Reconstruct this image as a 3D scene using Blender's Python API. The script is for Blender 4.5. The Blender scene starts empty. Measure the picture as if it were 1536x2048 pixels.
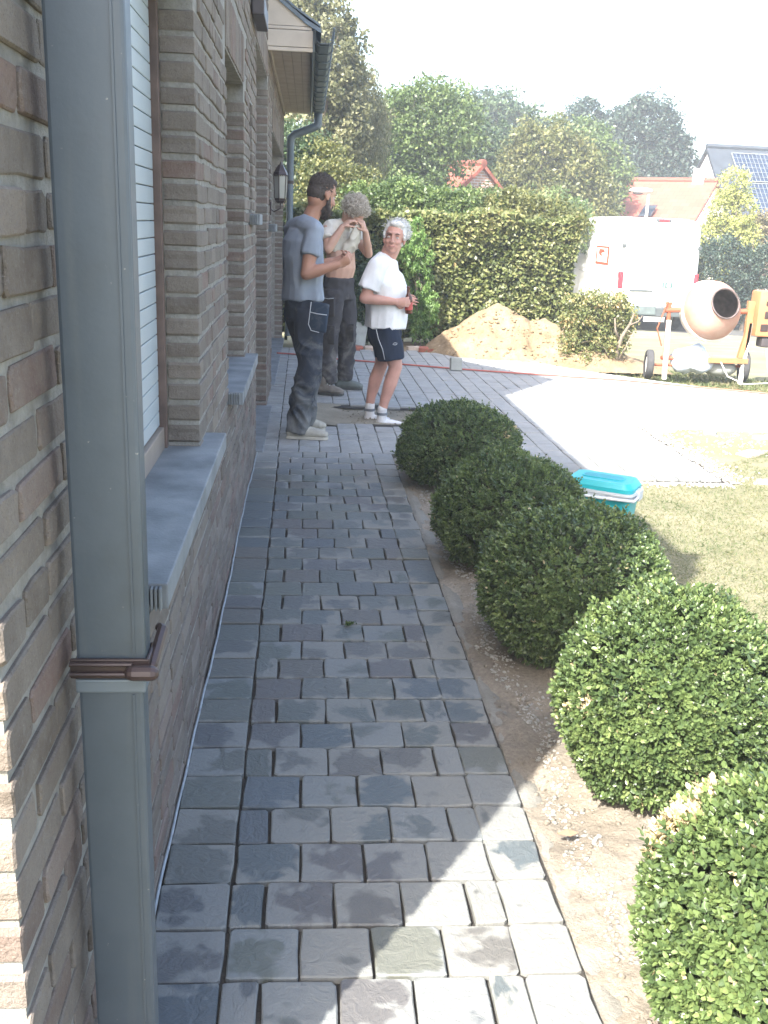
import bpy, bmesh, math, random
import numpy as np
from mathutils import Vector, Matrix, noise as mnoise
R = math.radians
rnd = random.Random(7)
rng = np.random.default_rng(7)
scn = bpy.context.scene
COL = scn.collection

# ------------------------------------------------------------------ camera, sky, sun, exposure
CAMH = 1.55
cam_d = bpy.data.cameras.new('camera')
cam = bpy.data.objects.new('camera', cam_d)
COL.objects.link(cam)
RX = (0.99625, -0.07768, 0.03783)
DN = (0.01712, -0.28400, -0.95867)
FW = (0.08492, 0.95568, -0.28199)


def _cam():
    f = Vector(FW).normalized()
    r = Vector(RX)
    r = (r - f * r.dot(f)).normalized()
    u = r.cross(f).normalized()
    m = Matrix((r, u, -f)).transposed().to_4x4()
    m.translation = (0, 0, CAMH)
    cam.matrix_world = m
    cam_d.sensor_fit = 'VERTICAL'
    cam_d.sensor_height = 36
    cam_d.lens = 1971.7 / 2048 * 36
    cam_d.clip_start = 0.05
    cam_d.clip_end = 900
    return r, u, f


CR, CU, CF = _cam()
scn.camera = cam


def proj(p):
    w = Vector(p) - Vector((0, 0, CAMH))
    d = w.dot(CF)
    if d < 0.05:
        return None
    return 768 + w.dot(CR) / d * 1971.7, 1024 - w.dot(CU) / d * 1971.7, d


SUN_EL = R(44.6)
SUN_AZ = math.atan2(0.565, 0.825)          # direction the light travels, from +Y towards +X
sd = bpy.data.lights.new('sun', 'SUN')
sd.energy = 3.9
sd.angle = R(0.55)
sd.color = (1.0, 0.955, 0.89)
sun = bpy.data.objects.new('sun', sd)
COL.objects.link(sun)
travel = Vector((math.sin(SUN_AZ) * math.cos(SUN_EL), math.cos(SUN_AZ) * math.cos(SUN_EL), -math.sin(SUN_EL)))
sun.rotation_euler = travel.to_track_quat('-Z', 'Y').to_euler()
sun.location = (-6, -8, 12)
world = bpy.data.worlds.new('World')
scn.world = world
world.use_nodes = True
wn = world.node_tree
sky = wn.nodes.new('ShaderNodeTexSky')
sky.sky_type = 'NISHITA'
sky.sun_disc = False
sky.sun_elevation = SUN_EL
sky.sun_rotation = math.atan2(-travel.x, -travel.y)
sky.air_density = 1.0
sky.dust_density = 3.5
sky.ozone_density = 1.0
wn.nodes['Background'].inputs[1].default_value = 0.15
wn.links.new(sky.outputs[0], wn.nodes['Background'].inputs[0])
scn.view_settings.view_transform = 'Standard'
scn.view_settings.look = 'None'
scn.view_settings.gamma = 1
scn.view_settings.use_curve_mapping = False
scn.view_settings.exposure = 2.3
scn.cycles.use_denoising = True
scn.cycles.max_bounces = 8
scn.cycles.transparent_max_bounces = 12
scn.cycles.volume_bounces = 1
scn.cycles.caustics_reflective = False
scn.cycles.caustics_refractive = False

# ------------------------------------------------------------------ small helpers


def tag(o, label=None, cat=None, group=None, kind=None):
    if label: o['label'] = label
    if cat: o['category'] = cat
    if group: o['group'] = group
    if kind: o['kind'] = kind
    return o


def empty(name, loc=(0, 0, 0), rz=0.0, label=None, cat=None, group=None, kind=None):
    o = bpy.data.objects.new(name, None)
    o.empty_display_size = 0.1
    COL.objects.link(o)
    o.location = loc
    o.rotation_euler = (0, 0, rz)
    return tag(o, label, cat, group, kind)


def link(name, me, parent=None, loc=(0, 0, 0), rot=(0, 0, 0), scale=(1, 1, 1)):
    o = bpy.data.objects.new(name, me)
    COL.objects.link(o)
    if parent: o.parent = parent
    o.location = loc
    o.rotation_euler = rot
    o.scale = scale
    return o


def mesh_np(name, V, F, mat, smooth=False, rn=None, loc=None):
    """V (n,3); F (m,k) same-size faces or a list of lists"""
    me = bpy.data.meshes.new(name)
    V = np.asarray(V, dtype=np.float32)
    if isinstance(F, np.ndarray):
        m, k = F.shape
        me.vertices.add(len(V)); me.vertices.foreach_set('co', V.ravel())
        me.loops.add(m * k); me.loops.foreach_set('vertex_index', F.astype(np.int32).ravel())
        me.polygons.add(m)
        me.polygons.foreach_set('loop_start', np.arange(0, m * k, k, dtype=np.int32))
        me.polygons.foreach_set('loop_total', np.full(m, k, dtype=np.int32))
        me.update(calc_edges=True)
    else:
        me.from_pydata([tuple(map(float, v)) for v in V], [], F)
        me.update()
    if rn is not None:
        a = me.attributes.new('rnd', 'FLOAT', 'POINT')
        a.data.foreach_set('value', np.asarray(rn, dtype=np.float32))
    if loc is not None:
        a = me.attributes.new('loc', 'FLOAT_VECTOR', 'POINT')
        a.data.foreach_set('vector', np.asarray(loc, dtype=np.float32).ravel())
    if mat: me.materials.append(mat)
    if smooth: me.polygons.foreach_set('use_smooth', [True] * len(me.polygons))
    return me


class MB:
    """collects shapes into one mesh"""

    def __init__(s): s.V = []; s.F = []; s.n = 0

    def add(s, V, F):
        for f in F: s.F.append([i + s.n for i in f])
        s.V.extend([tuple(v) for v in V]); s.n += len(V)
        return s

    def box(s, a, b, M=None, taper=None):
        x0, y0, z0 = a; x1, y1, z1 = b
        V = [Vector(v) for v in ((x0, y0, z0), (x1, y0, z0), (x1, y1, z0), (x0, y1, z0), (x0, y0, z1), (x1, y0, z1), (x1, y1, z1), (x0, y1, z1))]
        if M: V = [M @ v for v in V]
        return s.add(V, [(0, 3, 2, 1), (4, 5, 6, 7), (0, 1, 5, 4), (1, 2, 6, 5), (2, 3, 7, 6), (3, 0, 4, 7)])

    def rbox(s, a, b, r=0.01, M=None):
        """box with chamfered edges"""
        bm = bmesh.new()
        bmesh.ops.create_cube(bm, size=1)
        for v in bm.verts:
            v.co = Vector([(a[i] + b[i]) / 2 + v.co[i] * (b[i] - a[i]) for i in range(3)])
        bmesh.ops.bevel(bm, geom=bm.edges[:], offset=r, segments=2, affect='EDGES', profile=0.6)
        bm.verts.index_update()
        V = [(M @ v.co if M else v.co.copy()) for v in bm.verts]
        F = [[v.index for v in f.verts] for f in bm.faces]
        bm.free()
        return s.add(V, F)

    def tube(s, pts, rad, n=12, side=None, ratio=1.0, caps=True, M=None, round_caps=False):
        """loft along pts; rad list or number; elliptical: radius*ratio along side"""
        pts = [Vector(p) for p in pts]
        rad = list(rad) if hasattr(rad, '__len__') else [rad] * len(pts)
        rat = list(ratio) if hasattr(ratio, '__len__') else [ratio] * len(pts)
        if round_caps:
            d0 = (pts[0] - pts[1]).normalized(); d1 = (pts[-1] - pts[-2]).normalized()
            p0, r0, q0 = pts[0], rad[0], rat[0]; p1, r1, q1 = pts[-1], rad[-1], rat[-1]
            pre = [(p0 + d0 * r0 * math.sin(t), r0 * math.cos(t), q0) for t in (1.35, 1.0, 0.55)]
            post = [(p1 + d1 * r1 * math.sin(t), r1 * math.cos(t), q1) for t in (0.55, 1.0, 1.35)]
            pts = [p[0] for p in pre] + pts + [p[0] for p in post]
            rad = [p[1] for p in pre] + rad + [p[1] for p in post]
            rat = [p[2] for p in pre] + rat + [p[2] for p in post]
        V = []; F = []
        prev = None
        for i, p in enumerate(pts):
            d = (pts[min(i + 1, len(pts) - 1)] - pts[max(i - 1, 0)])
            d = d.normalized() if d.length > 1e-9 else Vector((0, 0, 1))
            if side is not None: u = Vector(side)
            elif prev is not None: u = prev
            else: u = Vector((1, 0, 0)) if abs(d.x) < 0.8 else Vector((0, 1, 0))
            u = (u - d * u.dot(d)).normalized()
            prev = u
            v = d.cross(u)
            for k in range(n):
                a = 2 * math.pi * k / n
                q = p + u * math.cos(a) * rad[i] * rat[i] + v * math.sin(a) * rad[i]
                V.append(M @ q if M else q)
        for i in range(len(pts) - 1):
            for k in range(n):
                F.append((i * n + k, i * n + (k + 1) % n, (i + 1) * n + (k + 1) % n, (i + 1) * n + k))
        if caps:
            F.append(tuple(range(n))[::-1]); F.append(tuple((len(pts) - 1) * n + k for k in range(n)))
        return s.add(V, F)

    def ell(s, c, r, M=None, nu=14, nv=9, rot=None):
        c = Vector(c); V = []; F = []
        rot = rot or Matrix.Identity(3)
        for j in range(1, nv):
            ph = -math.pi / 2 + math.pi * j / nv
            for i in range(nu):
                t = 2 * math.pi * i / nu
                q = c + rot @ Vector((r[0] * math.cos(ph) * math.cos(t), r[1] * math.cos(ph) * math.sin(t), r[2] * math.sin(ph)))
                V.append(M @ q if M else q)
        b = c + rot @ Vector((0, 0, -r[2])); t_ = c + rot @ Vector((0, 0, r[2]))
        V.append(M @ b if M else b); V.append(M @ t_ if M else t_)
        for j in range(nv - 2):
            for i in range(nu):
                F.append((j * nu + i, j * nu + (i + 1) % nu, (j + 1) * nu + (i + 1) % nu, (j + 1) * nu + i))
        nb = (nv - 1) * nu
        for i in range(nu):
            F.append((nb, (i + 1) % nu, i)); F.append((nb + 1, (nv - 2) * nu + i, (nv - 2) * nu + (i + 1) % nu))
        return s.add(V, F)

    def lathe(s, prof, n=24, M=None, close=False):
        """prof: list of (r, z) about the z axis"""
        V = []; F = []
        for r, z in prof:
            for k in range(n):
                a = 2 * math.pi * k / n
                q = Vector((r * math.cos(a), r * math.sin(a), z))
                V.append(M @ q if M else q)
        for i in range(len(prof) - 1):
            for k in range(n):
                F.append((i * n + k, i * n + (k + 1) % n, (i + 1) * n + (k + 1) % n, (i + 1) * n + k))
        return s.add(V, F)

    def poly(s, pts, vec, M=None):
        """prism: polygon pts swept by vec"""
        pts = [Vector(p) for p in pts]; vec = Vector(vec); n = len(pts)
        V = pts + [p + vec for p in pts]
        if M: V = [M @ v for v in V]
        F = [tuple(range(n))[::-1], tuple(range(n, 2 * n))] + [(i, (i + 1) % n, n + (i + 1) % n, n + i) for i in range(n)]
        return s.add(V, F)

    def mesh(s, name, mat, smooth=False):
        me = bpy.data.meshes.new(name)
        me.from_pydata([tuple(v) for v in s.V], [], [list(f) for f in s.F])
        bm = bmesh.new(); bm.from_mesh(me)
        bmesh.ops.recalc_face_normals(bm, faces=bm.faces[:])
        bm.to_mesh(me); bm.free()
        if mat: me.materials.append(mat)
        if smooth:
            me.polygons.foreach_set('use_smooth', [True] * len(me.polygons))
        return me

    def build(s, name, mat, parent=None, smooth=False, auto=None, **k):
        me = s.mesh(name, mat, smooth or auto is not None)
        if auto is not None:
            try: me.set_sharp_from_angle(angle=R(auto))
            except Exception: pass
        return link(name, me, parent, **k)


def copy_tree(o, parent=None):
    c = o.copy(); COL.objects.link(c)
    if parent: c.parent = parent
    for ch in list(o.children): copy_tree(ch, c)
    return c

# ------------------------------------------------------------------ materials


class NT:
    def __init__(s, name):
        s.m = bpy.data.materials.new(name); s.m.use_nodes = True
        s.t = s.m.node_tree; s.b = s.t.nodes['Principled BSDF']

    def n(s, typ, **k):
        nd = s.t.nodes.new('ShaderNode' + typ)
        for a, v in k.items():
            if a.startswith('i_'):
                key = a[2:]
                nd.inputs[int(key) if key.isdigit() else key.replace('_', ' ')].default_value = v
            else: setattr(nd, a, v)
        return nd

    def l(s, a, b): s.t.links.new(a, b)

    def noise(s, vec, scale, detail=4, rough=0.55, dist=0.0):
        nd = s.n('TexNoise'); nd.inputs['Scale'].default_value = scale; nd.inputs['Detail'].default_value = detail
        nd.inputs['Roughness'].default_value = rough; nd.inputs['Distortion'].default_value = dist
        if vec is not None: s.l(vec, nd.inputs['Vector'])
        return nd.outputs['Fac']

    def ramp(s, fac, stops, mode='LINEAR'):
        nd = s.n('ValToRGB'); cr = nd.color_ramp; cr.interpolation = mode
        while len(cr.elements) < len(stops): cr.elements.new(0.5)
        for e, (p, c) in zip(cr.elements, stops):
            e.position = p; e.color = (*c, 1) if len(c) == 3 else c
        s.l(fac, nd.inputs[0])
        return nd.outputs[0]

    def mix(s, fac, a, b, typ='MIX'):
        nd = s.n('Mix', data_type='RGBA', blend_type=typ)
        for sock, v in ((nd.inputs[0], fac), (nd.inputs[6], a), (nd.inputs[7], b)):
            if isinstance(v, (int, float)): sock.default_value = v
            elif isinstance(v, tuple): sock.default_value = (*v, 1) if len(v) == 3 else v
            else: s.l(v, sock)
        return nd.outputs[2]

    def math(s, op, a, b=0.0, c=None, clamp=False):
        nd = s.n('Math', operation=op); nd.use_clamp = clamp
        for i, v in enumerate((a, b, c)):
            if v is None: continue
            if isinstance(v, (int, float)): nd.inputs[i].default_value = v
            else: s.l(v, nd.inputs[i])
        return nd.outputs[0]

    def bump(s, h, strength=0.3, dist=0.01):
        nd = s.n('Bump'); nd.inputs['Strength'].default_value = strength; nd.inputs['Distance'].default_value = dist
        s.l(h, nd.inputs['Height']); s.l(nd.outputs[0], s.b.inputs['Normal'])

    def pos(s): return s.n('NewGeometry').outputs['Position']

    def obj(s): return s.n('TexCoord').outputs['Object']

    def rand(s):
        a = s.n('ObjectInfo').outputs['Random']; b = s.n('Attribute', attribute_name='rnd').outputs['Fac']
        return s.math('FRACT', s.math('ADD', a, b))

    def attr(s): return s.n('Attribute', attribute_name='rnd').outputs['Fac']

    def set(s, col=None, rough=None, metal=None, spec=None):
        for key, v in (('Base Color', col), ('Roughness', rough), ('Metallic', metal), ('Specular IOR Level', spec)):
            if v is None: continue
            if isinstance(v, (int, float)): s.b.inputs[key].default_value = v
            elif isinstance(v, tuple): s.b.inputs[key].default_value = (*v, 1)
            else: s.l(v, s.b.inputs[key])
        return s


def simple(name, col, rough=0.6, metal=0.0, var=0.25, scale=8.0, bump=0.0, bscale=60.0, col2=None, spec=None):
    t = NT(name); v = t.obj()
    f = t.noise(v, scale, 5)
    c2 = col2 or tuple(max(0, x * (1 - var)) for x in col); c1 = tuple(min(1, x * (1 + var * 0.5)) for x in col)
    c = t.ramp(f, [(0.3, c2), (0.7, c1)])
    t.set(c, rough, metal, spec)
    if bump: t.bump(t.noise(v, bscale, 4), bump, 0.004)
    return t.m


def m_brick():
    t = NT('brick'); v = t.pos(); r = t.rand()
    c = t.ramp(r, [(0.0, (0.112, 0.090, 0.072)), (0.18, (0.168, 0.139, 0.114)), (0.38, (0.145, 0.123, 0.103)), (0.56, (0.205, 0.172, 0.141)), (0.72, (0.135, 0.100, 0.083)), (0.84, (0.178, 0.117, 0.095)), (0.93, (0.218, 0.184, 0.155)), (1.0, (0.133, 0.114, 0.098))])
    n1 = t.noise(v, 14, 6, 0.65)
    c = t.mix(t.ramp(n1, [(0.35, (0, 0, 0)), (0.7, (1, 1, 1))]), c, t.mix(0.5, c, (.25, .225, .19)))
    n2 = t.noise(v, 45, 4, 0.7)
    c = t.mix(t.math('MULTIPLY', t.ramp(n2, [(0.58, (0, 0, 0)), (0.75, (1, 1, 1))]), 0.5), c, (.26, .245, .215))
    n3 = t.noise(v, 240, 3, 0.8)
    c = t.mix(t.math('MULTIPLY', t.ramp(n3, [(0.30, (1, 1, 1)), (0.42, (0, 0, 0))]), 0.6), c, (.06, .05, .045))
    c = t.mix(t.math('MULTIPLY', t.ramp(n3, [(0.60, (0, 0, 0)), (0.70, (1, 1, 1))]), 0.5), c, (.33, .31, .27))
    t.set(c, 0.93, spec=0.25)
    t.bump(t.math('ADD', t.math('ADD', t.noise(v, 70, 5, 0.7), t.math('MULTIPLY', n3, 0.5)), t.math('MULTIPLY', t.noise(v, 18, 3), 1.3)), 0.85, 0.007)
    return t.m


def m_mortar():
    t = NT('mortar'); v = t.pos()
    n = t.noise(v, 22, 6, 0.7)
    c = t.ramp(n, [(0.25, (.18, .172, .15)), (0.5, (.27, .26, .232)), (0.75, (.36, .35, .315))])
    t.set(c, 0.96, spec=0.2)
    t.bump(t.math('ADD', t.noise(v, 90, 5, 0.75), t.math('MULTIPLY', n, 1.5)), 0.8, 0.008)
    return t.m


def m_paver():
    """tumbled sandstone setts drying out: darker damp middles, pale dusty rims"""
    t = NT('sandstone_sett'); v = t.pos(); r = t.rand()
    lo = t.n('Attribute', attribute_name='loc').outputs['Vector']
    off = t.n('CombineXYZ'); t.l(t.math('MULTIPLY', r, 53.0), off.inputs[0]); t.l(t.math('MULTIPLY', r, 29.0), off.inputs[1])
    va = t.n('VectorMath', operation='ADD'); t.l(lo, va.inputs[0]); t.l(off.outputs[0], va.inputs[1])
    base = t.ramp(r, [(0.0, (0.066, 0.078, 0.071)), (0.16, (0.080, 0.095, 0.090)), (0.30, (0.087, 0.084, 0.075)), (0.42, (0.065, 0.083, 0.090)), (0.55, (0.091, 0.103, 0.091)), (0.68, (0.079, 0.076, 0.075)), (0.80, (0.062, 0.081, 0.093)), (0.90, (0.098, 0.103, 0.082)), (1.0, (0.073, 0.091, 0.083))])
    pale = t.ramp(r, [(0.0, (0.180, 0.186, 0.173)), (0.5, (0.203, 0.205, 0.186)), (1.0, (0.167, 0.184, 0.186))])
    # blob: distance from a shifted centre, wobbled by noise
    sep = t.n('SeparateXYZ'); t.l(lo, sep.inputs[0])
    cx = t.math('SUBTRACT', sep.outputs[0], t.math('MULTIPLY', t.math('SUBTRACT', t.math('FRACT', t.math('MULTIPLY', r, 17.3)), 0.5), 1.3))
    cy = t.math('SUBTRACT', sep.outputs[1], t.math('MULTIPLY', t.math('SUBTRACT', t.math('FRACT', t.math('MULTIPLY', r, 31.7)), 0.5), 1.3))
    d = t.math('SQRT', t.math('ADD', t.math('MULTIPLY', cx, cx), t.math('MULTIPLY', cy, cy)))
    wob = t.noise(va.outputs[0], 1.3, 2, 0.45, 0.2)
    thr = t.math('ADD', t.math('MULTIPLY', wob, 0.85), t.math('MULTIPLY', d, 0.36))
    # paler towards +x and the near end: dryness plus sunlit brightness put into colour
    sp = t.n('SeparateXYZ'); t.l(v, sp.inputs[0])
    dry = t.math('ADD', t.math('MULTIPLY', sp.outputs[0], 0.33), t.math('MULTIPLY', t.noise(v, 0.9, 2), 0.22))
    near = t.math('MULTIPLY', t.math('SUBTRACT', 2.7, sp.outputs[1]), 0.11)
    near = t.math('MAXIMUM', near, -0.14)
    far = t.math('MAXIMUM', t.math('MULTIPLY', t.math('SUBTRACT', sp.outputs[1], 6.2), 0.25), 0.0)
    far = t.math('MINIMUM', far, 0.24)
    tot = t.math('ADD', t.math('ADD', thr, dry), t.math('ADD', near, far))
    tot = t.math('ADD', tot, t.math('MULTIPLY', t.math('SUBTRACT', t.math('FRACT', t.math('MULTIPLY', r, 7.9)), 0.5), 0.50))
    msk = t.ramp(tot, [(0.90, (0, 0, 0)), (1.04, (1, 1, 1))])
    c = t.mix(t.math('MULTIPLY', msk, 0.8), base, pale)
    # joint sand swept over the newly laid terrace
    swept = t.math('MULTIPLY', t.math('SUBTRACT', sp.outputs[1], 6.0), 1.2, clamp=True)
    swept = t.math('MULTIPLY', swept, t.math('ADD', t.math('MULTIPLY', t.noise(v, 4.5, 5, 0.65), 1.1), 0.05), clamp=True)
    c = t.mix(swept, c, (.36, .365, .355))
    st = t.noise(va.outputs[0], 5.0, 8, 0.7, 1.5)
    c = t.mix(t.ramp(st, [(0.35, (.35, .35, .35)), (0.62, (0, 0, 0))]), c, t.mix(0.5, c, (.10, .085, .075)), 'MIX')
    gr = t.noise(v, 130, 5, 0.75)
    c = t.mix(t.math('MULTIPLY', gr, 0.25), c, t.mix(0.5, c, (.32, .32, .30)))
    rough = t.ramp(msk, [(0.0, (.52, .52, .52)), (1.0, (.88, .88, .88))])
    t.set(c, rough, spec=0.45)
    t.bump(t.math('ADD', t.math('MULTIPLY', t.noise(va.outputs[0], 1.9, 6, 0.6, 1.2), 2.2), t.math('MULTIPLY', t.noise(v, 90, 5, 0.7), 0.5)), 0.5, 0.006)
    return t.m


def m_ground(name, stops, scale=3.0, bscale=40.0, bs=0.8, fine=80.0):
    t = NT(name); v = t.pos()
    f = t.math('ADD', t.math('MULTIPLY', t.noise(v, scale, 6, 0.6), 0.62), t.math('MULTIPLY', t.noise(v, fine, 4, 0.7), 0.38))
    t.set(t.ramp(f, stops), 0.97, spec=0.15)
    t.bump(t.noise(v, bscale, 7, 0.75), bs, 0.02)
    return t.m


def m_leaf(name, stops, trans=0.35, rough=0.45, big=None, spec=0.4, bigscale=2.0):
    t = NT(name)
    r = t.attr()
    if big is not None:
        r = t.math('ADD', t.math('MULTIPLY', r, 1 - big), t.math('MULTIPLY', t.math('MULTIPLY_ADD', t.noise(t.pos(), bigscale, 3), 2.2, -0.6), big), clamp=True)
    c = t.ramp(r, stops)
    t.set(c, rough, spec=spec)
    tr = t.n('BsdfTranslucent')
    hc = t.n('HueSaturation'); hc.inputs['Saturation'].default_value = 1.15; hc.inputs['Value'].default_value = 1.3
    t.l(c, hc.inputs['Color']); t.l(hc.outputs[0], tr.inputs[0])
    mx = t.n('MixShader'); mx.inputs[0].default_value = trans
    t.l(t.b.outputs[0], mx.inputs[1]); t.l(tr.outputs[0], mx.inputs[2])
    t.l(mx.outputs[0], t.t.nodes['Material Output'].inputs[0])
    return t.m


def m_tile(name, a, b, sx, sy, axis='XZ'):
    """far roof tiles / bricks too small to pick apart"""
    t = NT(name)
    br = t.n('TexBrick'); br.inputs['Scale'].default_value = 1.0
    br.inputs['Brick Width'].default_value = sx; br.inputs['Row Height'].default_value = sy
    br.inputs['Mortar Size'].default_value = sy * 0.13
    br.inputs['Color1'].default_value = (*a, 1); br.inputs['Color2'].default_value = (*b, 1)
    br.inputs['Mortar'].default_value = (*[x * 0.6 for x in a], 1)
    return t, br


MAT = {}
MAT['brick'] = m_brick()
MAT['mortar'] = m_mortar()
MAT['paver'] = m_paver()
MAT['bluestone'] = simple('bluestone', (.185, .20, .205), 0.62, var=0.35, scale=7, bump=0.3, bscale=140, col2=(.105, .118, .125))


def m_zinc():
    t = NT('zinc_pipe'); v = t.obj()
    mp = t.n('Mapping'); mp.inputs['Scale'].default_value = (26, 26, 1.3); t.l(v, mp.inputs['Vector'])
    st = t.noise(mp.outputs[0], 1.0, 6, .65)
    bl = t.noise(v, 7, 6, .65)
    c = t.ramp(bl, [(.25, (0.052, 0.067, 0.082)), (.5, (0.065, 0.085, 0.104)), (.75, (0.080, 0.100, 0.118))])
    c = t.mix(t.math('MULTIPLY', t.ramp(st, [(.52, (0, 0, 0)), (.74, (1, 1, 1))]), .5), c, (.105, .12, .125))
    sp = t.noise(v, 55, 3, .8)
    c = t.mix(t.ramp(sp, [(.70, (0, 0, 0)), (.76, (1, 1, 1))]), c, (.24, .25, .24))
    c = t.mix(t.math('MULTIPLY', t.ramp(t.noise(v, 3.1, 3), [(.60, (0, 0, 0)), (.72, (1, 1, 1))]), .35), c, (.06, .055, .05))
    t.set(c, t.ramp(bl, [(.3, (.38, .38, .38)), (.7, (.6, .6, .6))]), .25)
    t.bump(t.math('ADD', t.noise(v, 9, 3), t.math('MULTIPLY', t.noise(v, 160, 3), .12)), .12, .01)
    return t.m


MAT['zinc'] = m_zinc()
MAT['zinc_dark'] = simple('grey_gutter', (.12, .15, .175), 0.5, 0.2, var=0.2, scale=4)
MAT['bracket'] = simple('brown_metal', (.045, .030, .029), 0.4, 0.3, var=0.3, scale=20)
MAT['brown_wood'] = simple('brown_wood', (.13, .088, .072), 0.6, var=0.4, scale=14, bump=0.3, bscale=50)
MAT['beige_frame'] = simple('beige_frame', (.24, .20, .165), 0.5, var=0.12)
MAT['shutter'] = simple('shutter_slat', (.36, .41, .43), 0.45, var=0.08, scale=3)
MAT['shutter_gap'] = simple('shutter_joint', (.18, .21, .22), 0.6)
MAT['glass'] = simple('dark_window_glass', (.03, .035, .04), 0.08, spec=0.8)
MAT['dark'] = simple('dark_frame', (.05, .042, .045), 0.5)
MAT['darkred'] = simple('dark_red_frame', (.13, .02, .025), 0.4)
MAT['soffit'] = simple('soffit_board', (.30, .255, .21), 0.6, var=0.2, scale=6)
MAT['fascia'] = simple('fascia_board', (.50, .44, .37), 0.6, var=0.15, scale=5)
MAT['slate'] = simple('blue_grey_tile', (.13, .17, .21), 0.55, var=0.35, scale=10, bump=0.2)
MAT['white'] = simple('white_plaster', (.78, .77, .74), 0.8, var=0.06, scale=3)
MAT['cable'] = simple('pale_foil', (.27, .30, .32), 0.4, var=0.3, scale=30)
MAT['black'] = simple('black_rubber', (.03, .03, .032), 0.8)

# ------------------------------------------------------------------ masonry pieces


def prism(w, h, d, ch, inset, jit, seed, mids=False):
    """rough edged block: face in local xy (w x h), top at z=0, depth d below. Returns V, F"""
    q = random.Random(seed)
    a, b = w / 2, h / 2
    c = lambda: ch * q.uniform(0.5, 1.5)
    pts = []
    for sx, sy, first in ((1, -1, 0), (1, 1, 1), (-1, 1, 0), (-1, -1, 1)):
        c1, c2 = c(), c()
        p = [(sx * (a - c1), sy * b), (sx * a, sy * (b - c2))]
        if first: p = p[::-1]
        pts += p
        if mids:
            if first == 0: pts.append((sx * a, q.uniform(-0.2, 0.2) * b))
            else: pts.append((q.uniform(-0.2, 0.2) * a, sy * b))
    pts = [(x + q.uniform(-jit, jit), y + q.uniform(-jit, jit)) for x, y in pts]
    n = len(pts)
    ix, iy = (a - inset * 1.0) / a, (b - inset * 1.0) / b
    tilt = (q.uniform(-1, 1) * jit * 0.5, q.uniform(-1, 1) * jit * 0.5)
    V = [(x, y, -d) for x, y in pts] + [(x, y, -inset * 0.9) for x, y in pts] + [(x * ix, y * iy, tilt[0] * x / a + tilt[1] * y / b) for x, y in pts]
    F = []
    for k in range(2):
        for i in range(n): F.append((k * n + i, k * n + (i + 1) % n, (k + 1) * n + (i + 1) % n, (k + 1) * n + i))
    F.append(tuple(2 * n + i for i in range(n)))
    return np.array(V), F


def lay(pieces, parent, name, mat, limit, shapes, stuff_name=None):
    """pieces: (matrix, shape key, score). The best `limit` become objects sharing meshes, the rest one stuff mesh"""
    pieces = sorted(pieces, key=lambda p: -p[2])
    cache = {}
    for mt, key, sc_ in pieces[:limit]:
        if key not in cache:
            V, F = shapes[key]
            nrm = np.stack([V[:, 0] / np.abs(V[:, 0]).max(), V[:, 1] / np.abs(V[:, 1]).max(), V[:, 2]], 1)
            cache[key] = mesh_np(name, V, F, mat, loc=nrm)
        o = bpy.data.objects.new(name, cache[key]); COL.objects.link(o)
        o.parent = parent; o.matrix_local = mt
    rest = pieces[limit:]
    if rest:
        VV, FF, RR, LL, n = [], [], [], [], 0
        for mt, key, sc_ in rest:
            V, F = shapes[key]
            A = np.array(mt)
            VV.append(V @ A[:3, :3].T + A[:3, 3])
            FF += [[i + n for i in f] for f in F]
            RR.append(np.full(len(V), rnd.random()))
            LL.append(np.stack([V[:, 0] / np.abs(V[:, 0]).max(), V[:, 1] / np.abs(V[:, 1]).max(), V[:, 2]], 1))
            n += len(V)
        o = link(stuff_name or name, mesh_np(name, np.concatenate(VV), FF, mat, rn=np.concatenate(RR), loc=np.concatenate(LL)), parent)
        o['kind'] = 'stuff'


def view_score(p, nrm, area):
    q = proj(p)
    if q is None or not (-60 < q[0] < 1600 and -60 < q[1] < 2110): return 1e-9 * rnd.random()
    w = Vector(p) - Vector((0, 0, CAMH))
    return area * max(0.02, -w.normalized().dot(Vector(nrm))) / w.length_squared


# ------------------------------------------------------------------ ground
def hgt(x, y):
    z = -0.035
    if y > 12.6: z -= 0.062 * (min(y, 27) - 12.6)
    if x > 8: z -= 0.02 * min(x - 8, 10)
    return z


def sheet(name, x0, x1, y0, y1, nx, ny, mat, zf, kind='structure', inside=None):
    xs = np.linspace(x0, x1, nx + 1); ys = np.linspace(y0, y1, ny + 1)
    V = [(x, y, zf(x, y)) for y in ys for x in xs]
    F = []
    for j in range(ny):
        for i in range(nx):
            if inside and not inside((xs[i] + xs[i + 1]) / 2, (ys[j] + ys[j + 1]) / 2): continue
            a = j * (nx + 1) + i
            F.append((a, a + 1, a + nx + 2, a + nx + 1))
    o = link(name, mesh_np(name, V, F, mat, smooth=True))
    o['kind'] = kind
    return o


def fbm(x, y, s, seed=0.0, o=4):
    return mnoise.fractal(Vector((x * s, y * s, seed)), 0.9, 2.1, o)


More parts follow.
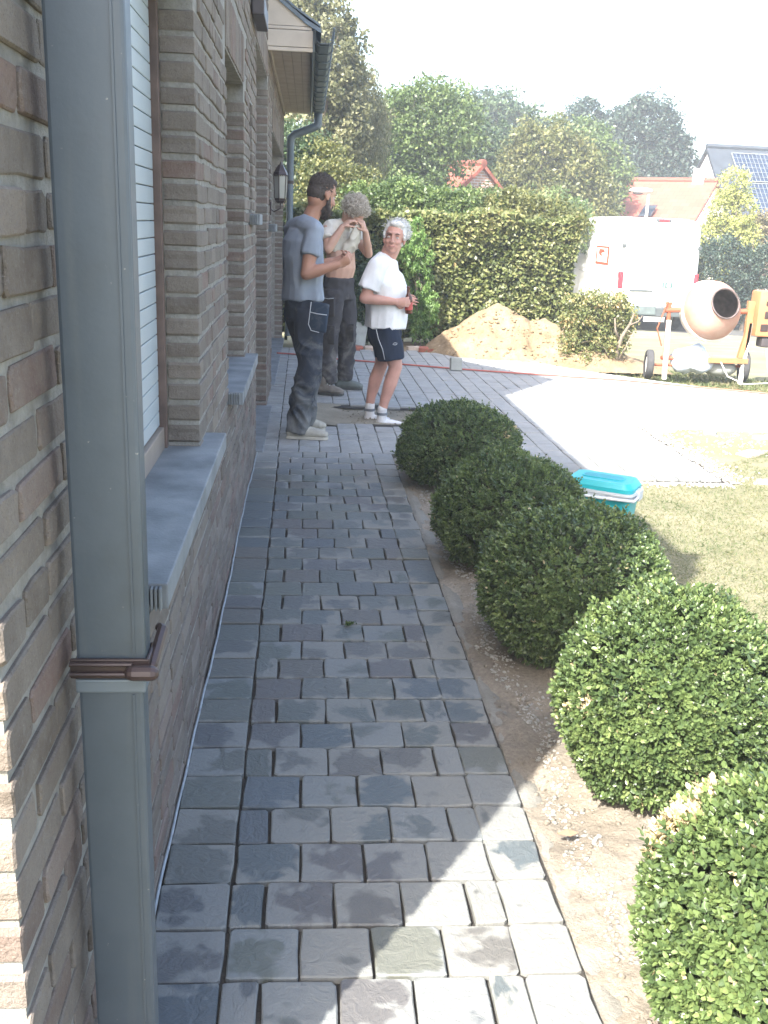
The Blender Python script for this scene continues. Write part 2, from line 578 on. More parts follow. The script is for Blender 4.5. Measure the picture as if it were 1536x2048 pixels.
MAT['earth'] = m_ground('dry_earth', [(0.3, (.16, .138, .11)), (0.5, (.28, .245, .195)), (0.68, (.44, .40, .335))], 2.2, 55, 0.9)
MAT['field'] = m_ground('dry_grass_ground', [(0.3, (.125, .13, .07)), (0.5, (.205, .195, .12)), (0.7, (.32, .29, .20))], 1.2, 60, 0.8)
MAT['sand'] = m_ground('yellow_sand', [(0.3, (.15, .108, .062)), (0.5, (.22, .165, .102)), (0.7, (.32, .255, .17))], 3.0, 30, 0.8, 60)
MAT['bed'] = m_ground('bedding', [(0.3, (.032, .03, .028)), (0.55, (.06, .055, .048)), (0.75, (.11, .10, .085))], 5, 70, 0.6)
MAT['pit'] = m_ground('damp_sand', [(0.3, (.17, .15, .115)), (0.5, (.25, .225, .175)), (0.7, (.34, .31, .245))], 3, 40, 0.7)
MAT['dust'] = m_ground('pale_stone_dust', [(0.3, (.36, .35, .31)), (0.5, (.48, .465, .42)), (0.7, (.56, .55, .50))], 2.5, 40, 0.5)
MAT['rubble'] = m_ground('lime_rubble', [(0.3, (.24, .225, .19)), (0.5, (.40, .39, .35)), (0.7, (.55, .54, .50))], 9, 60, 0.9)
MAT['concrete'] = m_ground('haunch_concrete', [(0.3, (.17, .165, .14)), (0.5, (.235, .225, .195)), (0.7, (.31, .30, .265))], 6, 90, 0.6)
MAT['asphalt'] = m_ground('asphalt', [(0.3, (.06, .062, .06)), (0.7, (.11, .11, .105))], 2, 80, 0.4)


def ground_z(x, y):
    z = hgt(x, y) - (0.09 if y < 12.4 else 0.0)
    if y > 12.4: z = hgt(x, y) - 0.03 + 0.02 * fbm(x, y, .8)
    return z


gy = np.concatenate([np.linspace(-60, 0, 8), np.linspace(1, 40, 60), np.linspace(46, 500, 16)])
gx = np.concatenate([np.linspace(-300, -20, 8), np.linspace(-16, 30, 60), np.linspace(40, 400, 10)])
V = [(x, y, ground_z(x, y)) for y in gy for x in gx]
nx = len(gx)
F = np.array([(j * nx + i, j * nx + i + 1, (j + 1) * nx + i + 1, (j + 1) * nx + i) for j in range(len(gy) - 1) for i in range(nx - 1)])
link('ground', mesh_np('ground', V, F, MAT['field'], smooth=True))['kind'] = 'structure'


# soil border between the path and the shrubs
def soil_z(x, y):
    z = -0.035 + 0.028 * fbm(x, y, 3.2, 3.3) + 0.008 * fbm(x, y, 17, 1.1)
    z += 0.02 * max(0, 1 - abs(x - 0.95) / 0.3)
    return max(z, -0.09)


def in_soil(x, y): return x < 1.28 or y < 6.02


sheet('soil_border', 0.642, 1.34, 0.9, 6.70, 56, 400, MAT['earth'], soil_z, inside=in_soil)


def lawn_z(x, y):
    return -0.016 + 0.012 * fbm(x, y, 1.3, 5.0) + 0.006 * fbm(x, y, 9, 2.0)


sheet('lawn', 1.30, 9.0, 0.9, 6.085, 90, 70, MAT['field'], lawn_z)
sheet('lawn', 2.826, 9.0, 6.086, 7.95, 60, 20, MAT['field'], lawn_z)


# joints and bedding under the stones
def in_pit(x, y): return 0.16 < x < 1.42 + 0.05 * math.sin(y * 9) and 7.80 < y < 8.50 + 0.06 * fbm(x, y, 2.5)


def paved(x, y):
    if x < -0.45: return False
    if y < 6.68: return x < 0.63 or (1.30 < x < 2.82 and y > 6.08)
    if x > 2.82: return False
    lim = 12.45 if x < 1.6 else 12.45 - (x - 1.6) * 0.55
    return y < lim


sheet('path_bed', -0.45, 0.636, 0.6, 6.70, 24, 100, MAT['bed'], lambda x, y: -0.017 + 0.004 * fbm(x, y, 14))
sheet('terrace_bed', -0.45, 2.825, 6.70, 12.45, 130, 230, MAT['bed'], lambda x, y: -0.016 + 0.003 * fbm(x, y, 14), inside=lambda x, y: paved(x, y) and not in_pit(x, y))
sheet('terrace_bed', 1.29, 2.825, 6.08, 6.70, 20, 8, MAT['bed'], lambda x, y: -0.016)
sheet('sand_pit', 0.06, 1.60, 7.70, 8.70, 60, 40, MAT['pit'], lambda x, y: -0.027 + 0.008 * fbm(x, y, 3.5, 9) + 0.035 * max(0, 1 - (x - 0.06) / 0.35))

# sunlit driveway, bare stone dust not yet paved
drive = [(2.778, 7.95), (2.778, 11.75), (3.25, 11.1), (4.0, 10.35), (4.75, 9.75), (9.0, 7.4), (9.0, 6.9), (5.5, 7.35), (3.9, 7.8)]
mb = MB(); mb.poly([(x, y, -0.20) for x, y in drive], (0, 0, 0.196))
mb.build('driveway', MAT['dust'])['kind'] = 'structure'

# concrete haunch along the outer edge, lime rubble on the soil
mb = MB()
pts = [(0.655 + 0.012 * fbm(0, y, 2.0), y, -0.03 + 0.006 * fbm(1, y, 5)) for y in np.linspace(0.9, 6.68, 90)]
Vh = []
for (x, y, z) in pts:
    w = 0.055 + 0.02 * fbm(3, y, 3)
    Vh += [(0.638, y, z - 0.002), (0.655, y, z + 0.008), (0.655 + w, y, z - 0.006), (0.675 + w * 1.2, y, z - 0.05)]
Fh = [(4 * i + k, 4 * i + k + 1, 4 * i + 5 + k, 4 * i + 4 + k) for i in range(len(pts) - 1) for k in range(3)]
link('concrete_haunch', mesh_np('concrete_haunch', Vh, [list(f) for f in Fh], MAT['concrete'], smooth=True))['kind'] = 'structure'


def lumps(name, n, region, size, mat, zf, label=None, seed=1, zoff=0.3):
    q = np.random.default_rng(seed)
    ico = bmesh.new(); bmesh.ops.create_icosphere(ico, subdivisions=1, radius=1)
    IV = np.array([v.co[:] for v in ico.verts]); IF = np.array([[v.index for v in f.verts] for f in ico.faces]); ico.free()
    VV = []; FF = []; RR = []
    for i in range(n):
        x, y = region(q)
        s = size[0] + (size[1] - size[0]) * q.random() ** 3
        W = IV * (1 + q.normal(size=(len(IV), 1)) * 0.22) * s * np.array([1, q.uniform(.7, 1.2), q.uniform(.5, .8)])
        a = q.random() * 6.28; c_, s_ = math.cos(a), math.sin(a)
        W = W @ np.array([[c_, -s_, 0], [s_, c_, 0], [0, 0, 1]])
        VV.append(W + [x, y, zf(x, y) + s * zoff]); FF.append(IF + i * len(IV)); RR.append(np.full(len(IV), q.random()))
    o = link(name, mesh_np(name, np.concatenate(VV), np.concatenate(FF), mat, rn=np.concatenate(RR)))
    o['kind'] = 'stuff'
    if label: o['label'] = label
    return o


def reg_rub(q):
    y = q.uniform(1.0, 6.2)
    x = 0.735 + abs(q.normal()) * 0.045 + 0.03 * math.sin(y * 5) + .02 * math.sin(y * 23)
    return x, y


lumps('lime_rubble', 3600, reg_rub, (0.0012, 0.0085), MAT['rubble'], soil_z, 'white lime crumbs lying along the edge of the stone path', 3)
lumps('soil_crumbs', 2600, lambda q: (q.uniform(0.68, 1.3), q.uniform(1.0, 6.2)), (0.002, 0.010), MAT['earth'], soil_z, 'loose earth crumbs under the round shrubs', 4)
lumps('sand_grit', 500, lambda q: (q.uniform(0.2, 1.4), q.uniform(7.85, 8.45)), (0.003, 0.012), MAT['pit'], lambda x, y: -0.026, 'grit on the floor of the unpaved pit', 5)
lumps('sand_grains', 1500, lambda q: (2.79 + abs(q.normal()) * .10, 6.05 + 2.6 * q.random()), (.003, .013), MAT['dust'], lambda x, y: -.012, 'pale grit spilled along the free edge of the terrace', 16)
lumps('sand_grains', 900, lambda q: (1.3 + 1.5 * q.random(), 6.06 - abs(q.normal()) * .05), (.003, .012), MAT['dust'], lambda x, y: -.012, 'pale grit spilled in front of the terrace edge', 17)
lumps('gravel', 700, lambda q: (q.uniform(2.9, 4.6), q.uniform(6.9, 8.3)), (0.004, 0.02), MAT['rubble'], lawn_z, 'pale gravel crumbs on the bare strip beside the driveway', 6)

# ------------------------------------------------------------------ setts
PS = {}
for k in range(10): PS[('full', k)] = prism(0.1555, 0.1535, 0.05, 0.007, 0.0032, 0.0026, 100 + k, True)
for k in range(4): PS[('half', k)] = prism(0.0755, 0.1535, 0.05, 0.006, 0.0032, 0.0024, 200 + k, True)
for k in range(6): PS[('edge', k)] = prism(0.1625, 0.1535, 0.05, 0.007, 0.0032, 0.0026, 300 + k, True)
for k in range(6): PS[('last', k)] = prism(0.131, 0.1535, 0.05, 0.008, 0.0032, 0.0034, 400 + k, True)
for k in range(8): PS[('long', k)] = prism(0.1405, 0.1995, 0.05, 0.007, 0.004, 0.002, 500 + k, True)
for k in range(4): PS[('short', k)] = prism(0.1405, 0.0965, 0.05, 0.007, 0.004, 0.002, 600 + k, True)


def pm(x, y, kind, n, sx=1.0, sy=1.0, tz=0.004):
    k = rnd.randrange(n)
    flip = rnd.choice((0, math.pi))
    m = Matrix.Translation((x, y, rnd.uniform(-tz, tz * 0.4))) @ Matrix.Rotation(flip + R(rnd.uniform(-0.7, 0.7)), 4, 'Z') @ Matrix.Rotation(R(rnd.uniform(-.7, .7)), 4, 'X') @ Matrix.Rotation(R(rnd.uniform(-.7, .7)), 4, 'Y') @ Matrix.Diagonal((sx, sy, 1, 1))
    return (m, (kind, k), view_score((x, y, 0), (0, 0, 1), 0.02 * sx * sy))


path = empty('stone_path', kind='structure')
pcs = []
rowp = 0.1603
r0 = 1.7365 - 3 * rowp   # a joint line lies at y ~ 1.7365
nrows = int((6.62 - r0) / rowp) + 1
for j in range(nrows):
    y = r0 + rowp * (j + 0.5)
    if y > 6.68: break
    pcs.append(pm(-0.236, y, 'edge', 6, 1.0, rnd.uniform(.98, 1.02)))
    pcs.append(pm(0.563, y, 'last', 6, rnd.uniform(.97, 1.05), rnd.uniform(.98, 1.02)))
    if j % 2:
        for k in range(4): pcs.append(pm(-0.152 + 0.0045 + 0.1605 * (k + 0.5), y + rnd.uniform(-.002, .002), 'full', 10))
    else:
        pcs.append(pm(-0.152 + 0.0405, y, 'half', 4)); pcs.append(pm(-0.152 + 0.0045 + 0.1605 * 3.765, y, 'half', 4))
        for k in range(3): pcs.append(pm(-0.152 + 0.0045 + 0.1605 * (k + 1.0), y + rnd.uniform(-.002, .002), 'full', 10))
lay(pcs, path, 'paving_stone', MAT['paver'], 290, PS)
yT = r0 + rowp * nrows
ter = empty('stone_terrace', kind='structure')
pcs = []
for c in range(22):
    x = -0.236 + 0.147 * c
    y = yT + 0.01 - (rnd.random() * 0.12)
    if x > 0.66: y = 6.72 - 0.12 * rnd.random()
    if 1.28 < x: y = 6.10 + 0.02 * rnd.random()
    if x > 2.80: continue
    first = True
    while y < 12.5:
        s = rnd.random() < 0.22 or (first and rnd.random() < 0.5)
        L = (0.095 if s else 0.198) * rnd.uniform(0.96, 1.04)
        if y + L < yT + 0.005 and x < 0.66:
            y += L + 0.006; continue
        if first and x < 0.66: L = 0.198; s = False; y = max(y, yT + 0.004)
        yc = y + L / 2
        first = False
        if paved(x, yc) and not in_pit(x, yc) and not in_pit(x, yc - L * .4) and not in_pit(x, yc + L * .4):
            pcs.append(pm(x, yc, 'short' if s else 'long', 4 if s else 8, 1, (L / (0.095 if s else 0.198)), tz=0.003))
        y += L + 0.007
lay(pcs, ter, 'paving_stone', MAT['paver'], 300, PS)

# ------------------------------------------------------------------ house
house = empty('brick_house', (-0.336, 0, 0), math.atan(-0.0045), 'long brick house wall with blue stone window sills beside the stone path', 'house')
HM = Matrix.Translation((-0.336, 0, 0)) @ Matrix.Rotation(math.atan(-0.0045), 4, 'Z')
Y0, YT, YE = 1.045, 8.40, 13.60
ZH, ZL = 3.9, 2.86
OPEN = [(1.90, 3.155, 0.825, 2.19), (4.30, 5.44, 0.81, 2.19), (5.93, 6.22, 1.56, 2.17), (6.64, 8.40, -0.2, 2.60), (8.78, 9.12, 1.49, 1.95), (9.50, 13.42, -0.2, 2.30)]
DEP = 0.30
# bluestone under the far opening goes to the ground


def zspans(y):
    top = ZH if y < YT else ZL
    cuts = sorted([(o[2], o[3]) for o in OPEN if o[0] < y < o[1]])
    out = []; z = -0.15
    for a, b in cuts:
        if a > z: out.append((z, a))
        z = max(z, b)
    out.append((z, top))
    return out


mb = MB()
ybr = sorted(set([Y0 + 0.006, YT, YE - 0.006] + [v for o in OPEN for v in (o[0] - 0.006, o[1] + 0.006)]))
ybr = [y for y in ybr if Y0 <= y <= YE]
for a, b in zip(ybr[:-1], ybr[1:]):
    if b - a < 0.02: continue
    for z0, z1 in zspans((a + b) / 2):
        mb.box((-DEP, a, z0 - (0 if z0 < 0 else 0.0)), (-0.006, b, z1))
mb.build('wall', MAT['mortar'], house)
mb = MB()   # the gable end that catches the sun, and the far end
mb.box((-6.5, Y0 + 0.006, -0.15), (-DEP - 0.002, Y0 + 0.30, ZH))
mb.box((-6.5, YE - 0.30, -0.15), (-DEP - 0.002, YE - 0.008, ZL))
mb.box((-6.5, Y0 + 0.31, -0.15), (-6.2, YE - 0.31, ZL))
mb.build('end_wall', MAT['mortar'], house)

BS = {}
for k in range(8): BS[('s', k)] = prism(0.208, 0.052, 0.10, 0.006, 0.003, 0.0022, 10 + k, True)
for k in range(6): BS[('h', k)] = prism(0.098, 0.052, 0.10, 0.006, 0.003, 0.0022, 30 + k, True)
for k in range(4): BS[('q', k)] = prism(0.044, 0.052, 0.10, 0.005, 0.003, 0.0018, 40 + k, False)
FX = Matrix(((0, 0, 1, 0), (1, 0, 0, 0), (0, 1, 0, 0), (0, 0, 0, 1)))        # local xy -> wall YZ, out = +X
FY = Matrix(((1, 0, 0, 0), (0, 0, -1, 0), (0, 1, 0, 0), (0, 0, 0, 1)))       # face towards -Y
ARCH = [(4.30, 5.44, 2.19, 0.0), (6.64, 8.40, 2.60, 0.0), (9.50, 13.42, 2.30, 0.0), (1.90, 3.155, 2.19, 0.0)]


def arch_z(a, y):
    y0, y1, z0, rise = a
    t = (y - (y0 + y1) / 2) / ((y1 - y0) / 2)
    return z0 + rise * (1 - t * t)


def in_arch(y, z, half):
    for a in ARCH:
        if a[0] - 0.03 - half < y < a[1] + 0.03 + half:
            yy = min(max(y, a[0]), a[1])
            if a[2] - 0.10 < z < arch_z(a, yy) + 0.235: return True
    return False


pcs = []
pitch = 0.0672
nc = int((ZH + 0.1) / pitch)
for c in range(nc):
    z = -0.10 + pitch * (c + 0.5)
    # free y spans of this course
    lim = YT if z > ZL else YE
    cuts = sorted([(o[0], o[1]) for o in OPEN if o[2] - 0.02 < z < o[3] + 0.03])
    spans = []; y = Y0
    for a, b in cuts:
        if a > y: spans.append((y, a))
        y = max(y, b)
    if y < lim: spans.append((y, lim))
    for a, b in spans:
        y = a
        first = True
        q = c % 2
        while y < b - 0.01:
            rest = b - y
            if first: L = 0.208 if (c % 2 == 0) else 0.098
            else: L = rnd.choice((0.208, 0.208, 0.208, 0.098))
            first = False
            if rest < L + 0.05:
                L = rest
            elif rest - L - 0.012 < 0.06: L = 0.098 if rest > 0.17 else rest
            if rest - L < 0.05 and L < rest: L = rest
            if L > 0.23: L = 0.098 if rest - 0.11 > 0.04 else L
            key = ('s', rnd.randrange(8)) if L > 0.15 else (('h', rnd.randrange(6)) if L > 0.07 else ('q', rnd.randrange(4)))
            L0 = {'s': 0.208, 'h': 0.098, 'q': 0.044}[key[0]]
            yc = y + L / 2
            if not in_arch(yc, z, L / 2):
                m = Matrix.Translation((rnd.uniform(-.0025, .002), yc, z + rnd.uniform(-.0025, .0025))) @ Matrix.Rotation(R(rnd.uniform(-.8, .8)), 4, 'X') @ FX @ Matrix.Diagonal((L / L0, rnd.uniform(.94, 1.06), 1, 1))
                wp = HM @ Vector((0, yc, z))
                sc_ = view_score(wp, (1, 0, 0), L * 0.052)
                # ends seen in the reveals
                if abs(yc - L / 2 - a) < 1e-6 and a > 3: sc_ += view_score(wp, (0, -1, 0), 0.10 * 0.052) * 1.2
                pcs.append((m, key, sc_))
            y += L + 0.013
    # the return on the near gable end
    x = -0.112 - (0.0 if c % 2 else 0.11)
    if c % 2 == 0:
        m = Matrix.Translation((-0.163, Y0, z)) @ FY @ Matrix.Diagonal((0.095 / 0.098, 1, 1, 1))
        pcs.append((m, ('h', rnd.randrange(6)), view_score(HM @ Vector((-.16, Y0, z)), (0, -1, 0), .005)))
    while x > -1.5:
        m = Matrix.Translation((x - 0.104, Y0, z + rnd.uniform(-.002, .002))) @ FY
        pcs.append((m, ('s', rnd.randrange(8)), view_score(HM @ Vector((x - .1, Y0, z)), (0, -1, 0), .0108)))
        x -= 0.221
# soldier arches
for a in ARCH:
    y = a[0] + 0.03
    while y < a[1]:
        zz = arch_z(a, y) + 0.112
        sl = (arch_z(a, y + .01) - arch_z(a, y - .01)) / 0.02
        m = Matrix.Translation((0.001, y, zz)) @ Matrix.Rotation(math.atan(sl), 4, 'X') @ FX @ Matrix.Rotation(math.pi / 2, 4, 'Z')
        pcs.append((m, ('s', rnd.randrange(8)), view_score(HM @ Vector((0, y, zz)), (1, 0, 0), .0108)))
        y += 0.066
lay(pcs, house, 'brick', MAT['brick'], 298, BS)
# arch fill: spandrels of mortar behind the soldier bricks
mb = MB()
for a in ARCH:
    top = [o for o in OPEN if abs(o[0] - a[0]) < 0.01][0][3]
    ys = np.linspace(a[0] - 0.004, a[1] + 0.004, 15)
    for y0, y1 in zip(ys[:-1], ys[1:]):
        za, zb = arch_z(a, min(max(y0, a[0]), a[1])), arch_z(a, min(max(y1, a[0]), a[1]))
        if min(za, zb) >= top - 0.003: continue
        mb.poly([(-DEP + .004, y0, min(za, top - .002)), (-DEP + .004, y1, min(zb, top - .002)), (-DEP + .004, y1, top + .0), (-DEP + .004, y0, top + .0)], (DEP - 0.012, 0, 0))
mb.build('arch_infill', MAT['mortar'], house)['kind'] = 'stuff'

# sills
for (y0, y1, z, pr, th, fl) in ((1.88, 3.40, 0.831, 0.065, 0.055, 9), (4.27, 5.62, 0.816, 0.065, 0.055, 7), (5.88, 6.27, 1.566, 0.06, 0.06, 6), (8.72, 9.2, 1.496, 0.06, 0.06, 6)):
    sill = MB().rbox((-0.16, y0 + 0.02, z - th), (pr - 0.002, y1 - 0.02 if y1 > 3 else y1, z), 0.004)
    so = sill.build('window_sill', MAT['bluestone'], house)
    for k in range(fl):   # ribbed near end of the sill
        xx = -0.02 + k * (pr + 0.01) / fl
        MB().rbox((xx, y0, z - th + .004), (xx + (pr + 0.01) / fl * 0.6, y0 + 0.019, z - .004), 0.0015).build('rib', MAT['bluestone'], so)
# thresholds of the two doorways
MB().rbox((-0.35, 6.66, -0.03), (0.045, 8.38, 0.012), 0.004).build('threshold', MAT['bluestone'], house)
MB().rbox((-0.35, 9.52, -0.03), (0.03, 13.40, 0.008), 0.004).build('threshold', MAT['bluestone'], house)

# near window: roller shutter behind a brown guide rail
w1 = empty('window'); w1.parent = house
tag(w1)
x = -0.125
k = 0; z = 0.905
while z < 2.14:
    MB().rbox((x - 0.012, 1.915, z), (x + (0.0), 3.118, z + 0.0455), 0.003).build('shutter_slat', MAT['shutter'], w1); z += 0.048
MB().box((x - 0.03, 1.91, 0.83), (x - 0.013, 3.12, 2.185)).build('shutter_backing', MAT['shutter_gap'], w1)
MB().rbox((x - 0.04, 1.91, 0.828), (x + 0.014, 3.122, 0.9), 0.004).build('bottom_rail', MAT['beige_frame'], w1)
MB().rbox((x - 0.04, 3.125, 0.828), (x + 0.022, 3.150, 2.185), 0.003).build('guide_rail', MAT['brown_wood'], w1)
MB().rbox((x - 0.04, 1.905, 0.828), (x + 0.022, 1.93, 2.185), 0.003).build('guide_rail', MAT['brown_wood'], w1)


def window(y0, y1, z0, z1, fm, depth=0.12, mull=1):
    w = empty('window'); w.parent = house
    f = 0.05
    mb = MB()
    mb.rbox((-depth - .05, y0, z0), (-depth, y0 + f, z1), .004).rbox((-depth - .05, y1 - f, z0), (-depth, y1, z1), .004)
    mb.rbox((-depth - .049, y0 + f, z0), (-depth - .002, y1 - f, z0 + f), .004).rbox((-depth - .049, y0 + f, z1 - f), (-depth - .002, y1 - f, z1), .004)
    for k in range(mull):
        yy = y0 + (y1 - y0) * (k + 1) / (mull + 1)
        mb.rbox((-depth - .048, yy - .025, z0 + f), (-depth - .003, yy + .025, z1 - f), .004)
    mb.build('frame', fm, w)
    MB().box((-depth - .03, y0 + f - .005, z0 + f - .005), (-depth - .022, y1 - f + .005, z1 - f + .005)).build('pane', MAT['glass'], w)
    return w


window(4.31, 5.43, 0.815, 2.185, MAT['brown_wood'])
window(5.94, 6.21, 1.565, 2.16, MAT['dark'], 0.08, 0)
window(8.79, 9.11, 1.495, 1.94, MAT['darkred'], 0.05, 0)
dr = empty('door'); dr.parent = house
MB().rbox((-0.26, 6.66, 0.014), (-0.20, 8.38, 2.585), .005).build('door_leaf', MAT['brown_wood'], dr)
for yy in (6.78, 7.35, 7.92):
    MB().rbox((-0.198, yy, 1.1), (-0.19, yy + 0.36, 2.2), .003).build('pane', MAT['glass'], dr)
MB().tube([(-.19, 7.6, 1.0), (-.15, 7.6, 1.0), (-.15, 7.48, 1.0)], .01, 8).build('handle', MAT['zinc'], dr)
dr = empty('garage_door'); dr.parent = house
for k in range(9):
    MB().rbox((-0.27, 9.52, 0.012 + k * 0.252), (-0.21, 13.40, 0.012 + k * 0.252 + 0.245), .006).build('door_panel', MAT['brown_wood'], dr)

# eaves of the low part: soffit boards, boxed end, gutter, roof
for k in range(4):
    MB().rbox((0.02 + k * 0.078, 8.42, 2.845), (0.02 + k * 0.078 + 0.074, YE + 0.05, 2.857), .002).build('soffit_board', MAT['soffit'], house)
MB().rbox((0.002, 8.43, 2.80), (0.018, YE + 0.02, 2.858), .003).build('soffit_batten', MAT['soffit'], house)
MB().box((0.004, 8.43, 2.859), (0.345, YE + 0.04, 2.862)).build('soffit_backing', MAT['dark'], house)
for (z0, z1, x1) in ((2.795, 2.822, 0.345), (2.826, 2.945, 0.345), (2.949, 2.972, 0.335)):
    MB().rbox((-0.02, 8.385, z0), (x1, 8.412, z1), .003).build('fascia_board', MAT['fascia'], house)
MB().poly([(-0.02, 8.387, 2.976), (0.335, 8.387, 2.976), (0.19, 8.387, 3.105), (-0.02, 8.387, 3.27)], (0, 0.022, 0)).build('fascia_board', MAT['fascia'], house)
MB().rbox((0.347, 8.40, 2.80), (0.362, YE + 0.06, 2.95), .003).build('fascia_board', MAT['zinc_dark'], house)
# roof slab with a bell-cast foot
prof = [(0.41, 2.965), (0.30, 3.02), (0.15, 3.13), (-0.5, 3.63), (-2.6, 5.2)]
mb = MB()
for (xa, za), (xb, zb) in zip(prof[:-1], prof[1:]):
    mb.poly([(xa, 8.37, za - .035), (xb, 8.37, zb - .035), (xb, 8.37, zb), (xa, 8.37, za)], (0, YE - 8.25, 0))
mb.build('roof', MAT['slate'], house)
for r_ in range(3):
    for k in range(20):
        xa, xb = 0.405 - r_ * 0.2, 0.185 - r_ * 0.2
        za = np.interp(-xa, [-p[0] for p in prof], [p[1] for p in prof]); zb = np.interp(-xb, [-p[0] for p in prof], [p[1] for p in prof])
        MB().poly([(xa, 0, za + .005), (xb, 0, zb + .003), (xb, 0, zb + .018), (xa, 0, za + .024)], (0, 0.262, 0)).build('roof_tile', MAT['slate'], house, loc=(0, 8.36 + k * 0.268, 0))
# gutter
g = MB()
gp = [(0.368, 2.955), (0.372, 2.87), (0.40, 2.845), (0.47, 2.845), (0.498, 2.87), (0.505, 2.955)]
for (xa, za), (xb, zb) in zip(gp[:-1], gp[1:]):
    g.poly([(xa, 8.30, za), (xb, 8.30, zb), (xb * .995 + .002, 8.30, zb + .004), (xa * .995 + .002, 8.30, za + .004)], (0, 5.40, 0))
g.tube([(0.508, 8.30, 2.958), (0.508, 13.70, 2.958)], 0.009, 8)
go = g.build('gutter', MAT['zinc_dark'], house)
for k in range(13):
    yy = 8.36 + k * 0.42
    b = MB()
    ps = [(x_ + (0.006 if x_ > .43 else -.006), z_ - .007) for x_, z_ in gp]
    for (xa, za), (xb, zb) in zip(ps[:-1], ps[1:]): b.tube([(xa, yy, za), (xb, yy, zb)], .006, 6)
    b.build('bracket', MAT['zinc_dark'], go)
# downpipe at the far corner
dp = MB()
dp.tube([(0.435, 13.57, 2.85), (0.435, 13.57, 2.72), (0.42, 13.57, 2.69)], 0.052, 12)
dp.tube([(0.43, 13.57, 2.70), (0.14, 13.57, 2.585), (0.09, 13.57, 2.54), (0.085, 13.57, 2.45)], 0.050, 12)
dp.tube([(0.085, 13.57, 2.50), (0.085, 13.57, 0.02)], 0.045, 12)
d1 = dp.build('downpipe', MAT['zinc_dark'], house, smooth=False, auto=40)
for z in (2.0, 1.05): MB().lathe([(.047, z - .02), (.052, z - .02), (.052, z + .02), (.047, z + .02)], 14, Matrix.Translation((0.085, 13.57, 0))).build('collar', MAT['bracket'], d1)
# dark cassette high on the wall
MB().rbox((0.006, 6.02, 2.62), (0.075, 6.55, 2.72), .008).build('awning_case', MAT['dark'], house)
# upper storey: mono-pitch dormer behind the parapet (out of frame, throws the pointed shadow on the terrace)
mb = MB()
mb.poly([(-0.01, 5.94, ZH + .002), (-0.01, 8.38, ZH + .002), (-0.01, 5.94, 5.32)], (-2.4, 0, 0))
mb.build('dormer', MAT['mortar'], house)
mb = MB()
mb.box((-6.5, Y0, ZH + .003), (0.0, 5.92, ZH + 0.05)); mb.box((-6.5, 5.925, ZH + .003), (-2.45, YT, ZH + 0.05))
mb.build('flat_roof', MAT['slate'], house)
mb = MB(); mb.box((-6.5, YT - 0.3, ZL), (-DEP - .01, YT - 0.002, ZH)); mb.build('end_wall', MAT['mortar'], house)

# near square downpipe with bracket
np_ = empty('square_downpipe', (-0.262, 1.322, 0), 0, 'grey square rain pipe with brown bracket fixed to the near brick corner', 'downpipe')
MB().rbox((-0.048, -0.024, 0.925), (0.048, 0.024, 3.9), .005).build('upper_pipe', MAT['zinc'], np_)
MB().rbox((-0.0475, -0.022, -0.02), (0.043, 0.021, 0.924), .005).build('lower_pipe', MAT['zinc'], np_)
br = MB()
br.rbox((-0.056, -0.031, 0.918), (0.052, -0.026, 0.948), .002).rbox((0.049, -0.031, 0.918), (0.054, 0.030, 0.948), .002).rbox((-0.056, 0.0255, 0.918), (0.052, 0.030, 0.948), .002)
br.tube([(-0.056, -0.033, 0.926), (0.03, -0.033, 0.926)], .0035, 8).tube([(-0.056, -0.033, 0.941), (0.03, -0.033, 0.941)], .0035, 8)
bo = br.build('bracket', MAT['bracket'], np_)
MB().rbox((0.030, -0.0262, 0.95), (0.034, -0.0238, 3.9), .0008).build('seam', MAT['zinc'], np_)
MB().rbox((0.027, -0.0242, -0.02), (0.031, -0.0218, 0.89), .0008).build('seam', MAT['zinc'], np_)
MB().tube([(0.032, -0.042, 0.932), (0.058, -0.042, 0.932)], .011, 10, round_caps=True).build('bolt', MAT['bracket'], bo)
MB().tube([(0.056, -0.02, 0.934), (0.060, 0.06, 0.955), (0.056, 0.066, 0.955)], .008, 8, round_caps=True).build('arm', MAT['bracket'], bo)
MB().rbox((-0.051, -0.0255, 0.893), (0.047, 0.0245, 0.914), .003).build('sleeve', MAT['zinc_dark'], np_)

# foil / membrane edge standing up between wall and path
f = MB(); pts = []
for y in np.linspace(1.1, 6.6, 120):
    pts.append((-0.320 + 0.004 * math.sin(y * 2.1) + 0.0035 * y - 0.0035, y, 0.010 + 0.006 * math.sin(y * 7) + 0.004 * math.sin(y * 19)))
f.tube(pts, 0.0042, 6)
tag(f.build('foil_edge', MAT['cable'], None, smooth=True), 'pale plastic foil edge running along the foot of the brick wall', 'foil strip')

# wall lantern
lt = empty('wall_lantern', (-0.29, 8.95, 0), 0, 'brown metal wall lantern with glass panes on the brick pier', 'lantern')
Lc = Vector((0.085, 0, 1.80))
def hexring(r, z): return [(Lc.x + r * math.cos(a), Lc.y + r * math.sin(a), z) for a in [math.pi / 3 * k + .3 for k in range(6)]]
mb = MB(); mbb = MB()
def frus(mb, r0, z0, r1, z1):
    a = hexring(r0, z0); b = hexring(r1, z1)
    mb.add(a + b, [tuple(range(6))[::-1], tuple(range(6, 12))] + [(i, (i + 1) % 6, 6 + (i + 1) % 6, 6 + i) for i in range(6)])
frus(mbb, .050, 1.695, .054, 1.712); frus(mb, .066, 1.905, .060, 1.925); frus(mb, .058, 1.926, .022, 1.985); frus(mb, .012, 1.986, .006, 2.01)
frus(mbb, .03, 1.672, .048, 1.694); mbb.build('lantern_base', MAT['bracket'], lt)
mb.build('lantern_roof', MAT['bracket'], lt)
a, b = hexring(.052, 1.712), hexring(.062, 1.905)
mb = MB()
for p, q in zip(a, b): mb.tube([p, q], .0045, 6)
